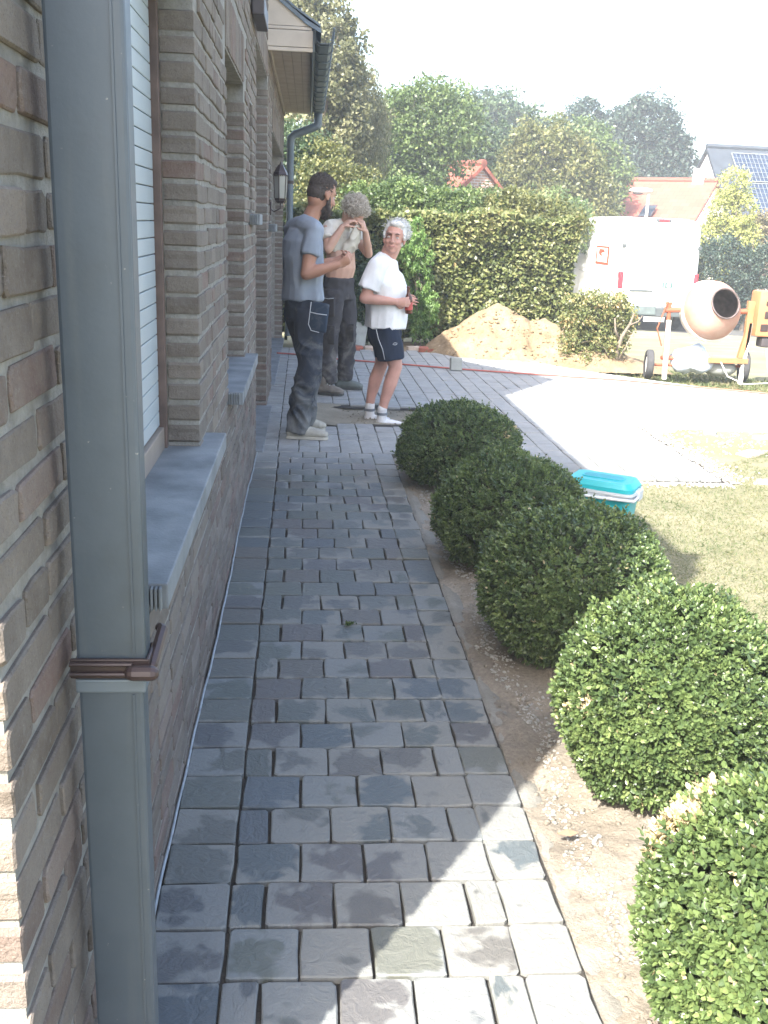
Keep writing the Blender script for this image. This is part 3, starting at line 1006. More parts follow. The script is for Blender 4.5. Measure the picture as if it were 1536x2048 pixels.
for k in range(6): mb.tube([b[k], b[(k + 1) % 6]], .0045, 6)
for k in range(24):
    t = k / 24 * 2 * math.pi; mb.ell((Lc.x + .060 * math.cos(t), Lc.y + .060 * math.sin(t), 1.898), (.004, .004, .008), nu=6, nv=4)
mb.build('lantern_frame', MAT['bracket'], lt)
gl = NT('lantern_glass'); gl.set((.62, .64, .60), 0.15); gl.b.inputs['Transmission Weight'].default_value = 0.55
for k in range(6):
    p0, p1, p2, p3 = [Vector(v) for v in (a[k], a[(k + 1) % 6], b[(k + 1) % 6], b[k])]
    MB().poly([p0, p1, p2, p3], (p1 - p0).cross(p3 - p0).normalized() * -.002).build('pane', gl.m, lt)
MB().tube([(Lc.x, 0, 1.71), (Lc.x, 0, 1.79)], .011, 8, round_caps=True).build('bulb', MAT['white'], lt)
MB().tube([(Lc.x, 0, 1.69), (Lc.x, 0, 1.63), (.03, 0, 1.60), (.0, 0, 1.62)], .007, 8).rbox((-.004, -.03, 1.57), (.008, .03, 1.68), .003).build('arm', MAT['bracket'], lt)

# ------------------------------------------------------------------ vegetation


def unit(n, q):
    v = q.normal(size=(n, 3)); return v / np.linalg.norm(v, axis=1, keepdims=True)


def leaf_mesh(name, C, D, Nn, L, W, mat, rn, fold=0.18, four=True):
    """leaves from base C along D with face normal about Nn; six-point folded blades or diamonds"""
    D = D / np.linalg.norm(D, axis=1, keepdims=True)
    S = np.cross(D, Nn); S /= np.maximum(np.linalg.norm(S, axis=1, keepdims=True), 1e-6)
    N2 = np.cross(S, D)
    L = np.asarray(L).reshape(-1, 1) * np.ones((len(C), 1)); W = np.asarray(W).reshape(-1, 1) * np.ones((len(C), 1))
    n = len(C)
    if four:
        P = [C, C + D * L * .35 + S * W * .5 + N2 * W * fold, C + D * L * .72 + S * W * .42 + N2 * W * fold * .6, C + D * L, C + D * L * .72 - S * W * .42 + N2 * W * fold * .6, C + D * L * .35 - S * W * .5 + N2 * W * fold]
        V = np.stack(P, 1).reshape(-1, 3)
        b = np.arange(n)[:, None] * 6
        F = np.concatenate([b + np.array([[0, 1, 2, 3]]), b + np.array([[0, 3, 4, 5]])], 0)
        k = 6
    else:
        P = [C, C + D * L * .5 + S * W * .5, C + D * L, C + D * L * .5 - S * W * .5]
        V = np.stack(P, 1).reshape(-1, 3)
        F = np.arange(n)[:, None] * 4 + np.array([[0, 1, 2, 3]])
        k = 4
    return mesh_np(name, V, F, mat, rn=np.repeat(rn, k))


BOX = [(0.0, (.036, .062, .026)), (0.35, (.072, .112, .040)), (0.65, (.125, .175, .060)), (0.90, (.20, .25, .09)), (0.955, (.15, .22, .07)), (0.96, (.42, .36, .20)), (1.0, (.50, .42, .26))]
MAT['box'] = m_leaf('box_leaf', BOX, 0.22, 0.36, spec=0.55)
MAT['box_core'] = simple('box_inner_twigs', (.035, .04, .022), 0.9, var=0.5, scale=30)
MAT['twig'] = simple('twig_bark', (.17, .14, .105), 0.85, var=0.4, scale=30, bump=0.3)


def box_shrub(cx, cy, r, rz, nspr, seed, label, leaf=0.022, dead=None, ry=None, tall=0.0):
    nspr = int(nspr * 1.35); leaf *= .86
    q = np.random.default_rng(seed)
    root = empty('box_shrub', (cx, cy, 0), 0, label, 'shrub', 'clipped box balls in a row along the path')
    cz = rz * .75
    ry = ry or r
    # directions over the ball, a little more on the upper side
    d = unit(int(nspr * 1.25), q)
    d = d[d[:, 2] > -0.80][:nspr]
    n = len(d)
    lump = np.array([mnoise.fractal(Vector(v * 3.0) + Vector((seed, 0, 0)), 1, 2, 3) for v in d])
    low = np.array([mnoise.noise(Vector(v * 1.4) + Vector((0, seed * 2.0, 0))) for v in d])
    rad = 0.985 + 0.07 * lump + 0.07 * low + q.normal(size=n) * 0.018
    long = (q.random(n) < 0.045) & (d[:, 2] > .1)
    rad[long] += q.uniform(.02, .13, long.sum())
    inner = q.random(n) < 0.22
    rad[inner] -= q.uniform(0.05, 0.22, inner.sum())
    gap = np.array([mnoise.noise(Vector(v * 6.5) + Vector((seed, 3.0, 0))) for v in d]) < -0.40
    rad[gap] -= q.uniform(.04, .14, gap.sum())
    A = np.array([r, ry, rz])
    P = d * A * rad[:, None] + [0, 0, cz]
    keep = P[:, 2] > 0.015
    P, d, long = P[keep], d[keep], long[keep]; n = len(P)
    nrm = d / A; nrm /= np.linalg.norm(nrm, axis=1, keepdims=True)
    ax = nrm + q.normal(size=(n, 3)) * .38 + [0, 0, .30]
    ax /= np.linalg.norm(ax, axis=1, keepdims=True)
    side = np.cross(ax, unit(n, q)); side /= np.linalg.norm(side, axis=1, keepdims=True)
    side2 = np.cross(ax, side)
    tone = np.clip(0.42 + 0.14 * q.normal(size=n) + 0.20 * np.array([mnoise.noise(Vector(p * 9.0)) for p in P]), 0.02, .9)
    deadm = np.zeros(n, bool)
    if dead:
        for (px, py, pz, pr) in dead:
            dd = np.linalg.norm(P - np.array([px, py, pz]), axis=1)
            deadm |= dd < pr * q.uniform(.5, 1.2, n)
    C, D, N, RN, LL = [], [], [], [], []
    pairs = 4
    for k in range(pairs):
        t = k / (pairs - 1)
        s, s2 = (side, side2) if k % 2 == 0 else (side2, side)
        for sg in (-1, 1):
            out = s * sg * (1 - .45 * t) + ax * (0.45 + .75 * t) + q.normal(size=(n, 3)) * .16
            C.append(P - ax * leaf * 1.5 * (1 - t) + ax * leaf * .25)
            D.append(out); N.append(ax + q.normal(size=(n, 3)) * .2 + s * sg * -0.3)
            rr = np.clip(tone + 0.22 * (t - .5) + q.normal(size=n) * .07, 0, .93)
            rr[deadm] = q.uniform(.965, 1.0, deadm.sum())
            rr[(q.random(n) < .004)] = .97
            RN.append(rr); LL.append(leaf * (1.05 - .3 * t) * q.uniform(.65, 1.3, n))
    C, D, N, RN, LL = [np.concatenate(a) for a in (C, D, N, RN, LL)]
    fo = link('foliage', leaf_mesh('foliage', C, D, N, LL, LL * .55, MAT['box'], RN), root); fo['kind'] = 'stuff'
    # dark woody inside
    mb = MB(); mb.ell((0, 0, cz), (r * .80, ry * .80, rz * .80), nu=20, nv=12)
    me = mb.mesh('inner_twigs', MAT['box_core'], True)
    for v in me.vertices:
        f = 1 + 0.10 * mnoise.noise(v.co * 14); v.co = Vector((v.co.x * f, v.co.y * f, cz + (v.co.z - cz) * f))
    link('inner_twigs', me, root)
    mb = MB()
    for k in range(7):
        a = k * .9 + seed
        mb.tube([(0.02 * math.cos(a), 0.02 * math.sin(a), -0.05), (.07 * math.cos(a), .07 * math.sin(a), .08), (r * .6 * math.cos(a), r * .6 * math.sin(a), cz * .8)], [.011, .009, .006], 6)
    mb.build('stem', MAT['twig'], root)
    return root


box_shrub(0.992, 5.97, 0.385, 0.285, 5200, 11, 'shaded green box ball farthest from the camera, beside the paved terrace', leaf=.019, dead=[(.22, -.22, .33, .04), (.30, -.12, .36, .035)])
box_shrub(1.000, 4.49, 0.362, 0.300, 5200, 12, 'shaded box ball hiding the left end of the turquoise cool box', leaf=.020)
box_shrub(1.050, 3.47, 0.360, 0.318, 5600, 13, 'dark shaded box ball just behind the sunlit one', leaf=.021)
box_shrub(1.080, 2.53, 0.325, 0.322, 5600, 14, 'large sunlit box ball with bright green leaves, next to the shadow edge', leaf=.0235, dead=[(-.28, -.12, .30, .03), (-.30, -.05, .27, .025)])
box_shrub(0.985, 1.555, 0.300, 0.315, 5200, 15, 'nearest sunlit box ball with a patch of dead pale leaves', leaf=.0235, dead=[(-.22, .14, .40, .085), (-.14, .19, .44, .07)])

# grass of the lawn
MAT['grass'] = m_leaf('grass_blade', [(0.0, (.050, .085, .028)), (0.35, (.095, .125, .048)), (0.6, (.16, .165, .08)), (0.8, (.25, .22, .125)), (1.0, (.36, .31, .20))], 0.3, 0.6, big=0.45, bigscale=2.4)


def grass(name, region, n, seed, h=(.012, .035), label=None, zf=lawn_z, w=.0032):
    q = np.random.default_rng(seed)
    XY = np.array([region(q) for _ in range(n)])
    Z = np.array([zf(x, y) for x, y in XY])
    C = np.column_stack([XY, Z - .003])
    D = np.column_stack([q.normal(size=n) * .9, q.normal(size=n) * .9, q.uniform(.25, 1.0, n)])
    H = q.uniform(h[0], h[1], n)
    o = link(name, leaf_mesh(name, C, D, unit(n, q), H, np.full(n, w) * q.uniform(.6, 1.4, n), MAT['grass'], q.random(n), four=False))
    o['kind'] = 'stuff'; o['label'] = label or name
    return o


def reg_lawn(q):
    while True:
        y = 2.2 + 3.82 * q.random() ** 0.9
        x = 1.3 + (0.35 + (y - 2.2) * .62 + .4) * q.random()
        if x > 1.36: return x, y


grass('lawn_grass', reg_lawn, 75000, 5, (.010, .032), 'short dry patchy lawn grass beside the cool box')


def reg_lawn2(q):
    while True:
        x, y = q.uniform(2.85, 5.2), q.uniform(5.9, 7.9)
        if y - 6.0 < (x - 2.85) * .75 + .5 and fbm(x, y, 1.8, 7) > -0.25 + (y - 6.3) * .25: return x, y


grass('lawn_grass', reg_lawn2, 16000, 6, (.012, .035), 'patchy dry grass right of the paved corner')


def reg_verge(q):
    x = q.uniform(3.0, 6.6)
    return x, 14.0 - x * .80 + q.uniform(-.15, 1.6)


grass('verge_grass', reg_verge, 14000, 7, (.03, .09), 'grass verge under the concrete mixer', zf=lambda x, y: ground_z(x, y) + (.02 if y < 12.4 else 0), w=.012)


def crown(name, parts, n, leaf, mat, parent, seed, csize=0.22, shell=0.55, droop=0.0, flat=0.0, ratio=.55, lump=1.0, cl=24):
    """leaf clumps spread through ellipsoids (centre, radii)"""
    n = int(n * 1.45)
    q = np.random.default_rng(seed)
    vol = np.array([p[1][0] * p[1][1] + p[1][0] * p[1][2] for p in parts]); vol = vol / vol.sum()
    nc = max(4, n // cl)
    Cc = []
    for (c, r), w in zip(parts, vol):
        m = int(nc * w) + 1
        d = unit(m, q)
        lum = np.array([mnoise.fractal(Vector(v * 2.2) + Vector((seed * 3.1, c[0], c[2])), 1, 2, 3) for v in d])
        rad = np.clip((shell + (1 - shell) * q.random(m) ** .6) * (1 + .25 * lump * lum), .15, 1.35)
        Cc.append(np.array(c) + d * np.array(r) * rad[:, None])
    Cc = np.concatenate(Cc)
    m = len(Cc)
    size = csize * q.uniform(.5, 1.4, m)
    tone = np.clip(.5 + .2 * q.normal(size=m), .0, 1)
    idx = np.repeat(np.arange(m), cl)
    off = unit(len(idx), q) * (q.random(len(idx)) ** .5)[:, None] * size[idx][:, None]
    off[:, 2] *= .7
    if droop: off[:, 2] = -np.abs(q.random(len(idx))) * size[idx] * droop; off[:, :2] *= .28
    P = Cc[idx] + off
    D = unit(len(idx), q) + [0, 0, -.25 - droop]
    Nn = unit(len(idx), q) + [0, 0, .6]
    rn = np.clip(tone[idx] + q.normal(size=len(idx)) * .13, 0, 1)
    L = leaf * q.uniform(.7, 1.3, len(idx))
    o = link(name, leaf_mesh(name, P, D, Nn, L, L * ratio, mat, rn, four=False), parent)
    o['kind'] = 'stuff'
    return o


MAT['bark'] = simple('bark', (.16, .13, .10), 0.9, var=0.5, scale=4, bump=0.5, bscale=20)
MAT['birch_bark'] = simple('pale_bark', (.42, .40, .36), 0.8, var=0.55, scale=6)
LEAF = {
    'olive': m_leaf('olive_leaf', [(0, (.05, .07, .022)), (.5, (.115, .125, .042)), (1, (.21, .20, .075))], .3, .5),
    'green': m_leaf('green_leaf', [(0, (.028, .052, .016)), (.5, (.078, .120, .036)), (1, (.17, .22, .072))], .32, .5),
    'dark': m_leaf('dark_leaf', [(0, (.015, .032, .014)), (.5, (.042, .074, .032)), (1, (.105, .145, .062))], .22, .5),
    'blue': m_leaf('blue_green_leaf', [(0, (.010, .024, .018)), (.5, (.028, .052, .036)), (1, (.075, .105, .07))], .22, .5),
    'grey': m_leaf('birch_leaf', [(0, (.07, .085, .040)), (.5, (.14, .145, .075)), (1, (.24, .235, .13))], .35, .5),
    'beech': m_leaf('hedge_leaf', [(0, (.055, .075, .025)), (.35, (.125, .150, .050)), (.65, (.23, .235, .10)), (.85, (.36, .31, .15)), (1, (.40, .27, .13))], .3, .42),
    'bamboo': m_leaf('light_leaf', [(0, (.06, .12, .03)), (.5, (.13, .22, .06)), (1, (.22, .32, .10))], .35, .45),
    'yellow': m_leaf('golden_needle', [(0, (.12, .15, .04)), (.5, (.27, .29, .08)), (1, (.42, .40, .13))], .2, .6),
    'rust': m_leaf('reddish_leaf', [(0, (.09, .08, .04)), (.5, (.17, .15, .08)), (1, (.26, .20, .12))], .3, .5),
}


def tree(name, label, x, y, h, parts, n, leaf, mat, seed, trunk=.12, cat='tree', group='trees beyond the hedge', bark='bark', scl=1.0, **k):
    x *= scl; y *= scl; h *= scl; leaf *= scl; trunk *= scl
    parts = [((c[0] * scl, c[1] * scl, (c[2] - 1.55) * scl + 1.55), (r[0] * scl, r[1] * scl, r[2] * scl)) for c, r in parts]
    z0 = ground_z(x, y)
    root = empty(name, (x, y, z0), 0, label, cat, group)
    P2 = [((c[0] - x, c[1] - y, c[2] - z0), r) for c, r in parts]
    crown('crown', P2, n, leaf, mat, root, seed, **k)
    q = random.Random(seed)
    mb = MB()
    mb.tube([(0, 0, -.2), (.03 * q.uniform(-1, 1), 0, h * .35), (.1 * q.uniform(-1, 1), .1, h * .7), (0, 0, h * .93)], [trunk, trunk * .8, trunk * .45, trunk * .12], 8)
    for i in range(9):
        c, r = P2[i % len(P2)]
        a = q.uniform(0, 6.28); zz = h * q.uniform(.25, .7)
        e = (c[0] + r[0] * .7 * math.cos(a), c[1] + r[1] * .7 * math.sin(a), c[2] + r[2] * q.uniform(-.3, .7))
        mb.tube([(0, 0, zz), ((e[0]) * .45, e[1] * .45, (zz + e[2]) / 2 + .1), e], [trunk * .4, trunk * .22, trunk * .06], 6)
    mb.build('trunk', MAT[bark], root)
    return root


# tall and weeping trees by the house
tree('poplar_tree', 'tall loose poplar rising behind the roof gutter', 0.35, 20.5, 6.2, [((0.15, 20.5, 3.4), (.75, .9, 1.6)), ((0.45, 20.5, 4.6), (.65, .7, 1.0)), ((0.05, 20.6, 5.2), (.5, .5, .75)), ((0.95, 20.6, 3.6), (.35, .5, .9))], 16000, .075, LEAF['grey'], 21, .09, csize=.20, ratio=.8, lump=1.7)
tree('dark_tree', 'dark dense tree between the downpipe and the bearded man', -0.35, 18.0, 2.8, [((-0.3, 18.0, 1.9), (.75, .8, .95)), ((-0.1, 18.2, 2.7), (.45, .5, .4))], 9000, .07, LEAF['dark'], 22, .08)
tree('birch_tree', 'grey green weeping birch with long hanging twigs', 1.05, 22.0, 5.2, [((0.9, 22.0, 3.9), (.72, .8, .95)), ((0.45, 21.8, 3.1), (.6, .7, .9)), ((1.35, 22.0, 3.5), (.45, .6, .9)), ((0.7, 21.6, 2.3), (.8, .8, .9))], 26000, .065, LEAF['grey'], 23, .07, bark='birch_bark', csize=.42, droop=1.5, ratio=.4, lump=1.3)
tree('olive_bush', 'olive green upright bush behind the bearded man', 0.35, 17.2, 2.6, [((0.35, 17.2, 1.9), (.55, .5, .95)), ((0.9, 17.4, 1.7), (.5, .5, .75))], 10000, .06, LEAF['olive'], 24, .05, csize=.16)
tree('maple_tree', 'broad bright green tree rising above the middle of the hedge', 2.3, 26.0, 5.6, [((2.0, 26.0, 3.4), (1.15, 1.1, 1.1)), ((3.1, 26.0, 3.6), (1.05, 1.0, 1.3)), ((1.3, 26.0, 2.4), (.9, 1.0, .9)), ((2.6, 26.3, 4.1), (.85, .9, .75)), ((2.2, 25.4, 1.9), (1.6, .8, .9)), ((3.05, 26, 2.9), (.45, .8, 1.0)), ((3.9, 27, 4.0), (.7, .8, .75))], 42000, .10, LEAF['green'], 25, .12, csize=.27, lump=1.5)
tree('oak_tree', 'rounded blue green tree crown touching the white sky in the middle', 6.9, 40.0, 7.6, [((6.2, 40.0, 4.9), (1.7, 1.6, 1.7)), ((7.6, 40.2, 4.7), (1.6, 1.5, 1.7)), ((5.2, 39.6, 3.8), (1.5, 1.5, 1.6)), ((7.0, 39.5, 2.8), (2.6, 1.6, 1.8)), ((9.2, 40.4, 4.0), (1.5, 1.2, 1.8)), ((8.6, 40.4, 2.4), (1.6, 1.2, 1.6))], 46000, .15, LEAF['dark'], 26, .2, csize=.36, lump=1.3, scl=1.14)
tree('oak_tree', 'narrow dark blue green tree between the round crown and the big right one', 11.0, 41.0, 7.2, [((11.0, 41.0, 4.9), (1.15, 1.2, 1.6)), ((10.5, 41.0, 3.6), (1.4, 1.3, 1.6)), ((11.5, 41, 3.2), (1.2, 1.3, 1.6)), ((11.3, 40.4, 2.0), (2.0, 1.4, 1.7))], 28000, .15, LEAF['blue'], 27, .16, csize=.34, lump=1.4, scl=1.14)
tree('oak_tree', 'large dark tree standing above the red tiled roof', 13.5, 40.5, 7.6, [((13.1, 40.5, 5.1), (1.35, 1.4, 1.6)), ((14.2, 40.7, 4.3), (1.25, 1.3, 1.5)), ((12.7, 40.2, 3.4), (1.5, 1.4, 1.7)), ((13.7, 40.4, 2.9), (1.8, 1.4, 1.6))], 40000, .15, LEAF['blue'], 28, .18, csize=.34, lump=1.3, scl=1.14)
tree('walnut_tree', 'olive yellow tree in front of the dark crowns', 6.9, 30.0, 5.2, [((6.9, 30.0, 3.5), (1.1, 1.0, 1.15)), ((7.8, 30.0, 2.9), (1.0, .9, 1.0)), ((6.3, 30.6, 2.6), (.9, .9, 1.0)), ((7.0, 29.6, 1.7), (1.8, .9, 1.0)), ((8.4, 30, 2.0), (.8, .8, .8))], 32000, .12, LEAF['olive'], 29, .11, csize=.28, lump=1.7)
tree('lilac_bush', 'pale olive bush overtopping the left half of the hedge', 1.9, 16.3, 2.5, [((1.4, 15.6, 1.62), (.9, .6, .52)), ((2.3, 15.5, 1.68), (.8, .6, .42))], 16000, .06, LEAF['green'], 30, .04, csize=.16, cat='bush')
tree('rose_bush', 'sprawling rusty tinged bush over the right half of the hedge', 3.5, 16.2, 2.5, [((3.0, 15.5, 1.66), (.8, .6, .42)), ((3.75, 15.4, 1.62), (.5, .5, .36))], 14000, .06, LEAF['olive'], 31, .04, csize=.17, cat='bush')
tree('hazel_bush', 'round green bush between the hedge and the white van', 6.0, 27.0, 3.6, [((5.0, 27, 1.7), (1.3, .8, .8)), ((6.6, 27, 1.6), (1.2, .8, .9)), ((3.6, 27, 1.6), (1.2, .8, .8))], 16000, .10, LEAF['green'], 32, .06, csize=.25, cat='bush')
tree('golden_conifer', 'golden conifer in front of the solar panel roof', 11.1, 26.0, 4.3, [((11.05, 26.0, 2.75), (.38, .4, .55)), ((11.05, 26.0, 2.1), (.62, .6, .6)), ((11.05, 26.0, 1.3), (.85, .8, .8)), ((11.0, 26.0, .4), (1.0, .9, .8))], 14000, .09, LEAF['yellow'], 33, .08, csize=.17, shell=.7, ratio=.4, lump=.8)
tree('cherry_bush', 'rusty green shrub right of the golden conifer', 12.3, 27.0, 3.0, [((12.3, 27.0, 1.3), (.9, .7, 1.0)), ((13.4, 27.0, 1.2), (.9, .7, 1.0))], 12000, .09, LEAF['rust'], 34, .06, csize=.2, cat='bush')
tree('laurel_bush', 'dense dark evergreen mass behind the concrete mixer', 11.4, 25.2, 2.6, [((10.6, 25.2, .55), (1.1, .7, 1.0)), ((11.9, 25.3, .45), (1.3, .7, 1.05)), ((13.2, 25.4, .4), (1.2, .7, 1.0))], 22000, .075, LEAF['blue'], 35, .06, csize=.2, cat='bush')
tree('poplar_bush', 'green tree filling the gap between the bright maple and the yellowish walnut', 5.1, 33.0, 5.4, [((5.0, 33, 3.6), (1.0, 1, 1.4)), ((5.9, 33, 3.2), (1.0, 1, 1.4)), ((4.3, 33, 2.9), (.9, 1, .5))], 16000, .12, LEAF['dark'], 51, .1, csize=.3)
tree('linden_tree', 'rounded green tree top between the dark crowns', 9.6, 36.0, 6.0, [((9.5, 36, 4.0), (1.1, 1, 1.3)), ((10.3, 36, 3.3), (1.1, 1, 1.4)), ((8.8, 36, 3.0), (1.1, 1, 1.4))], 18000, .13, LEAF['green'], 52, .1, csize=.3)
# far row of woodland closing the view
wd = empty('far_woodland', (6, 62, ground_z(6, 62)), 0, 'distant row of trees closing the view behind the gardens', 'woodland')
crown('crown', [((x - 6, 0 + (x % 3), 2.0), (3.0, 2.0, 2.6)) for x in range(-14, 34, 4)], 22000, .30, LEAF['blue'], wd, 36, csize=.8)

# beech hedge, clipped
hg = empty('beech_hedge', (1.7, 14.1, 0), 0, 'long clipped beech hedge with yellowing leaves behind the sand pile', 'hedge')
q = np.random.default_rng(40)
n = 44000
X = q.uniform(-1.95, 2.02, n); Z = q.uniform(0.03, 1.66, n); Yf = np.where(q.random(n) < .62, -.38 + .22 * q.random(n) ** 2, q.uniform(-.4, .4, n))
top = q.random(n) < .25
Z = np.where(top, 1.66 - .12 * q.random(n) ** 2, Z); Yf = np.where(top, q.uniform(-.4, .4, n), Yf)
edge = q.random(n) < .06
X = np.where(edge, 2.02 - .1 * q.random(n), X)
bm_ = np.array([mnoise.fractal(Vector((x * 1.6, z * 1.6, 3.0)), 1, 2, 3) for x, z in zip(X, Z)])
Yf = Yf - .10 * bm_; Z = Z + .16 * bm_ * top
X = X + .05 * bm_
C = np.column_stack([X, Yf, Z])
tone = np.clip(.36 + .28 * bm_ + .17 * q.normal(size=n), 0, 1)
D = np.column_stack([q.normal(size=n) * .8, -.5 + q.normal(size=n) * .6, -.3 + q.normal(size=n) * .6])
o = link('foliage', leaf_mesh('foliage', C, D, unit(n, q) + [0, -.5, .7], .070 * q.uniform(.7, 1.3, n), .046, LEAF['beech'], tone, four=False), hg); o['kind'] = 'stuff'
mb = MB()
for k in range(26):
    x = -2.1 + k * .165
    mb.tube([(x, .05, -.1), (x + .03, .0, .7), (x - .04, -.05, 1.5)], [.022, .016, .006], 6)
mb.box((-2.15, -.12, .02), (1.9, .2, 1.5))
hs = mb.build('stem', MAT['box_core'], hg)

# light bush at the hedge foot behind the old man
tree('young_willow', 'light green drooping shrub in front of the hedge, behind the white shirt', 1.52, 13.3, 1.7, [((1.52, 13.3, .85), (.20, .2, .75)), ((1.38, 13.3, 1.3), (.2, .2, .4)), ((1.60, 13.3, .45), (.22, .2, .4))], 7000, .05, LEAF['bamboo'], 41, .02, cat='shrub', group='plants at the hedge foot', csize=.10, droop=.8, ratio=.3)
tree('dark_shrub', 'dark leafy shrub between the two workmen and the hedge', 0.95, 13.2, 1.1, [((0.95, 13.25, .5), (.30, .2, .5)), ((0.7, 13.3, .9), (.25, .2, .5))], 6000, .05, LEAF['dark'], 42, .02, cat='shrub', group='plants at the hedge foot', csize=.10)

# small cut hedge stump with bare branches
sh = empty('cut_hedge', (3.56, 11.9, 0), 0, 'low remnant of hedge with bare grey branches beside the sand pile', 'hedge')
crown('foliage', [((-.08, 0, .48), (.30, .28, .36)), ((.16, 0, .62), (.26, .25, .24)), ((-.22, 0, .62), (.22, .25, .22)), ((.30, .12, .4), (.16, .2, .4)), ((-.22, .1, .35), (.18, .2, .32)), ((-.05, -.05, .18), (.36, .3, .26)), ((.2, .1, .3), (.2, .2, .4))], 13000, .038, LEAF['beech'], sh, 43, csize=.09, lump=1.4)
for i, (pts, rs) in enumerate([([(.22, -.22, -.05), (.20, -.26, .18), (.24, -.27, .34), (.33, -.26, .50), (.36, -.26, .62)], [.035, .030, .024, .016, .008]), ([(.22, -.26, .3), (.15, -.28, .42), (.13, -.28, .56)], [.02, .014, .007]), ([(.30, -.26, .47), (.42, -.28, .53), (.46, -.28, .60)], [.013, .009, .004]), ([(.2, -.24, .0), (.30, -.28, .22), (.34, -.3, .36)], [.014, .010, .004]), ([(.18, -.24, .0), (.04, -.28, .2), (-.05, -.3, .24)], [.012, .008, .004])]):
    MB().tube(pts, rs, 8).build('branch', MAT['twig'], sh, smooth=True)
q3 = random.Random(8)
for i in range(14):
    a = q3.uniform(-.3, .4); z = q3.uniform(.1, .7)
    MB().tube([(a, -.2, z), (a + q3.uniform(-.1, .1), -.3, z + q3.uniform(.02, .12))], [.004, .0015], 5).build('twig', MAT['twig'], sh)

# ------------------------------------------------------------------ things on the terrace and garden
MAT['turq'] = simple('turquoise_plastic', (.015, .36, .40), 0.42, var=0.08, scale=4)
MAT['band'] = simple('grey_plastic', (.50, .53, .55), 0.45, var=0.08)
cb = empty('cool_box', (1.575, 4.87, 0.01), R(-33), 'turquoise cool box with pale grey rim and closed lid on the lawn', 'cool box')


def slab_round(hx, hy, z0, z1, r, n=5, s0=1.0, s1=1.0):
    out = []
    for s in (s0, s1):
        ring = []
        for cx, cy, a0 in ((hx - r, hy - r, 0), (-hx + r, hy - r, 90), (-hx + r, -hy + r, 180), (hx - r, -hy + r, 270)):
            for k in range(n + 1):
                a = R(a0 + 90 * k / n)
                ring.append(((cx + r * math.cos(a)) * s, (cy + r * math.sin(a)) * s))
        out.append(ring)
    m = len(out[0])
    V = [(x, y, z0) for x, y in out[0]] + [(x, y, z1) for x, y in out[1]]
    F = [tuple(range(m))[::-1], tuple(range(m, 2 * m))] + [(i, (i + 1) % m, m + (i + 1) % m, m + i) for i in range(m)]
    return V, F


mb = MB(); mb.add(*slab_round(.172, .108, 0, .225, .04, s0=.86)); mb.add(*slab_round(.176, .112, .085, .10, .04, s0=.95, s1=.95))
mb.build('body', MAT['turq'], cb, auto=35)
mb = MB(); mb.add(*slab_round(.186, .120, .226, .242, .045)).add(*slab_round(.181, .115, .243, .250, .045)).add(*slab_round(.188, .122, .251, .264, .045))
mb.build('rim', MAT['band'], cb, auto=35)
mb = MB(); mb.add(*slab_round(.180, .115, .265, .285, .045)).add(*slab_round(.180, .115, .2851, .305, .045, s1=.90)).add(*slab_round(.162, .103, .3052, .311, .04, s1=.97))
lid = mb.build('lid', MAT['turq'], cb, auto=35)
rg = []
V0, F0 = slab_round(.11, .045, .3115, .3155, .03); mb = MB(); mb.add(V0, F0); mb.build('lid_recess_rim', MAT['turq'], lid, auto=35)
V0, F0 = slab_round(.103, .038, .3157, .3160, .03)
mb = MB(); mb.add(V0, F0); mb.build('lid_panel', simple('turquoise_dark', (.012, .27, .31), .5), lid)
mb = MB(); mb.rbox((.183, -.035, .225), (.205, .035, .268), .006); mb.rbox((-.205, -.035, .225), (-.183, .035, .268), .006)
for sx in (-1, 1):
    MB().rbox((.187 * sx - .011, -.04, .218), (.187 * sx + .016 * (1 if sx > 0 else -.2), .04, .272), .006).build('handle_hinge', MAT['band'], cb)
MB().tube([(.196, .0, .245), (.200, -.135, .240), (0, -.146, .235), (-.200, -.135, .240), (-.196, 0, .245)], .008, 8, ratio=1.2).build('carry_handle', MAT['band'], cb, smooth=True)

# orange hose
pts = [(-.30, 11.80), (-.05, 11.72), (.18, 11.52), (.55, 11.36), (1.10, 11.14), (1.68, 10.90), (2.2, 10.72), (2.87, 10.54), (3.5, 10.36), (4.3, 9.95), (5.5, 9.4), (7.0, 9.0)]
P_ = []
for i in range(len(pts) - 1):
    for k in range(8):
        t = k / 8; a, b = pts[i], pts[i + 1]
        p0 = pts[max(i - 1, 0)]; p3 = pts[min(i + 2, len(pts) - 1)]
        cr = lambda j: 0.5 * (2 * a[j] + (b[j] - p0[j]) * t + (2 * p0[j] - 5 * a[j] + 4 * b[j] - p3[j]) * t * t + (3 * a[j] - p0[j] - 3 * b[j] + p3[j]) * t ** 3)
        P_.append((cr(0), cr(1), .014 if cr(0) < 2.8 else .010))
mb = MB(); mb.tube(P_, .009, 8)
tag(mb.build('hose', simple('orange_hose', (.36, .085, .06), .5), None, smooth=True), 'orange red hose stretched across the terrace stones', 'hose')

MAT['block'] = simple('grey_paver_block', (.27, .285, .265), .85, var=.2, scale=10, bump=.3)
MAT['redbrick'] = simple('broken_red_brick', (.34, .12, .08), .9, var=.35, scale=12, bump=.4)
MAT['palebrick'] = simple('pale_brick', (.46, .38, .31), .9, var=.3, scale=12, bump=.4)


def block(name, label, cat, loc, dims, rz, mat, rx=0.0, ry=0.0, group=None, seed=0):
    V, F = prism(dims[0], dims[1], dims[2], .006, .004, .003, 900 + seed, True)
    o = link(name, mesh_np(name, V + [0, 0, dims[2] / 2], F, mat), None, loc, (rx, ry, rz))
    return tag(o, label, cat, group)


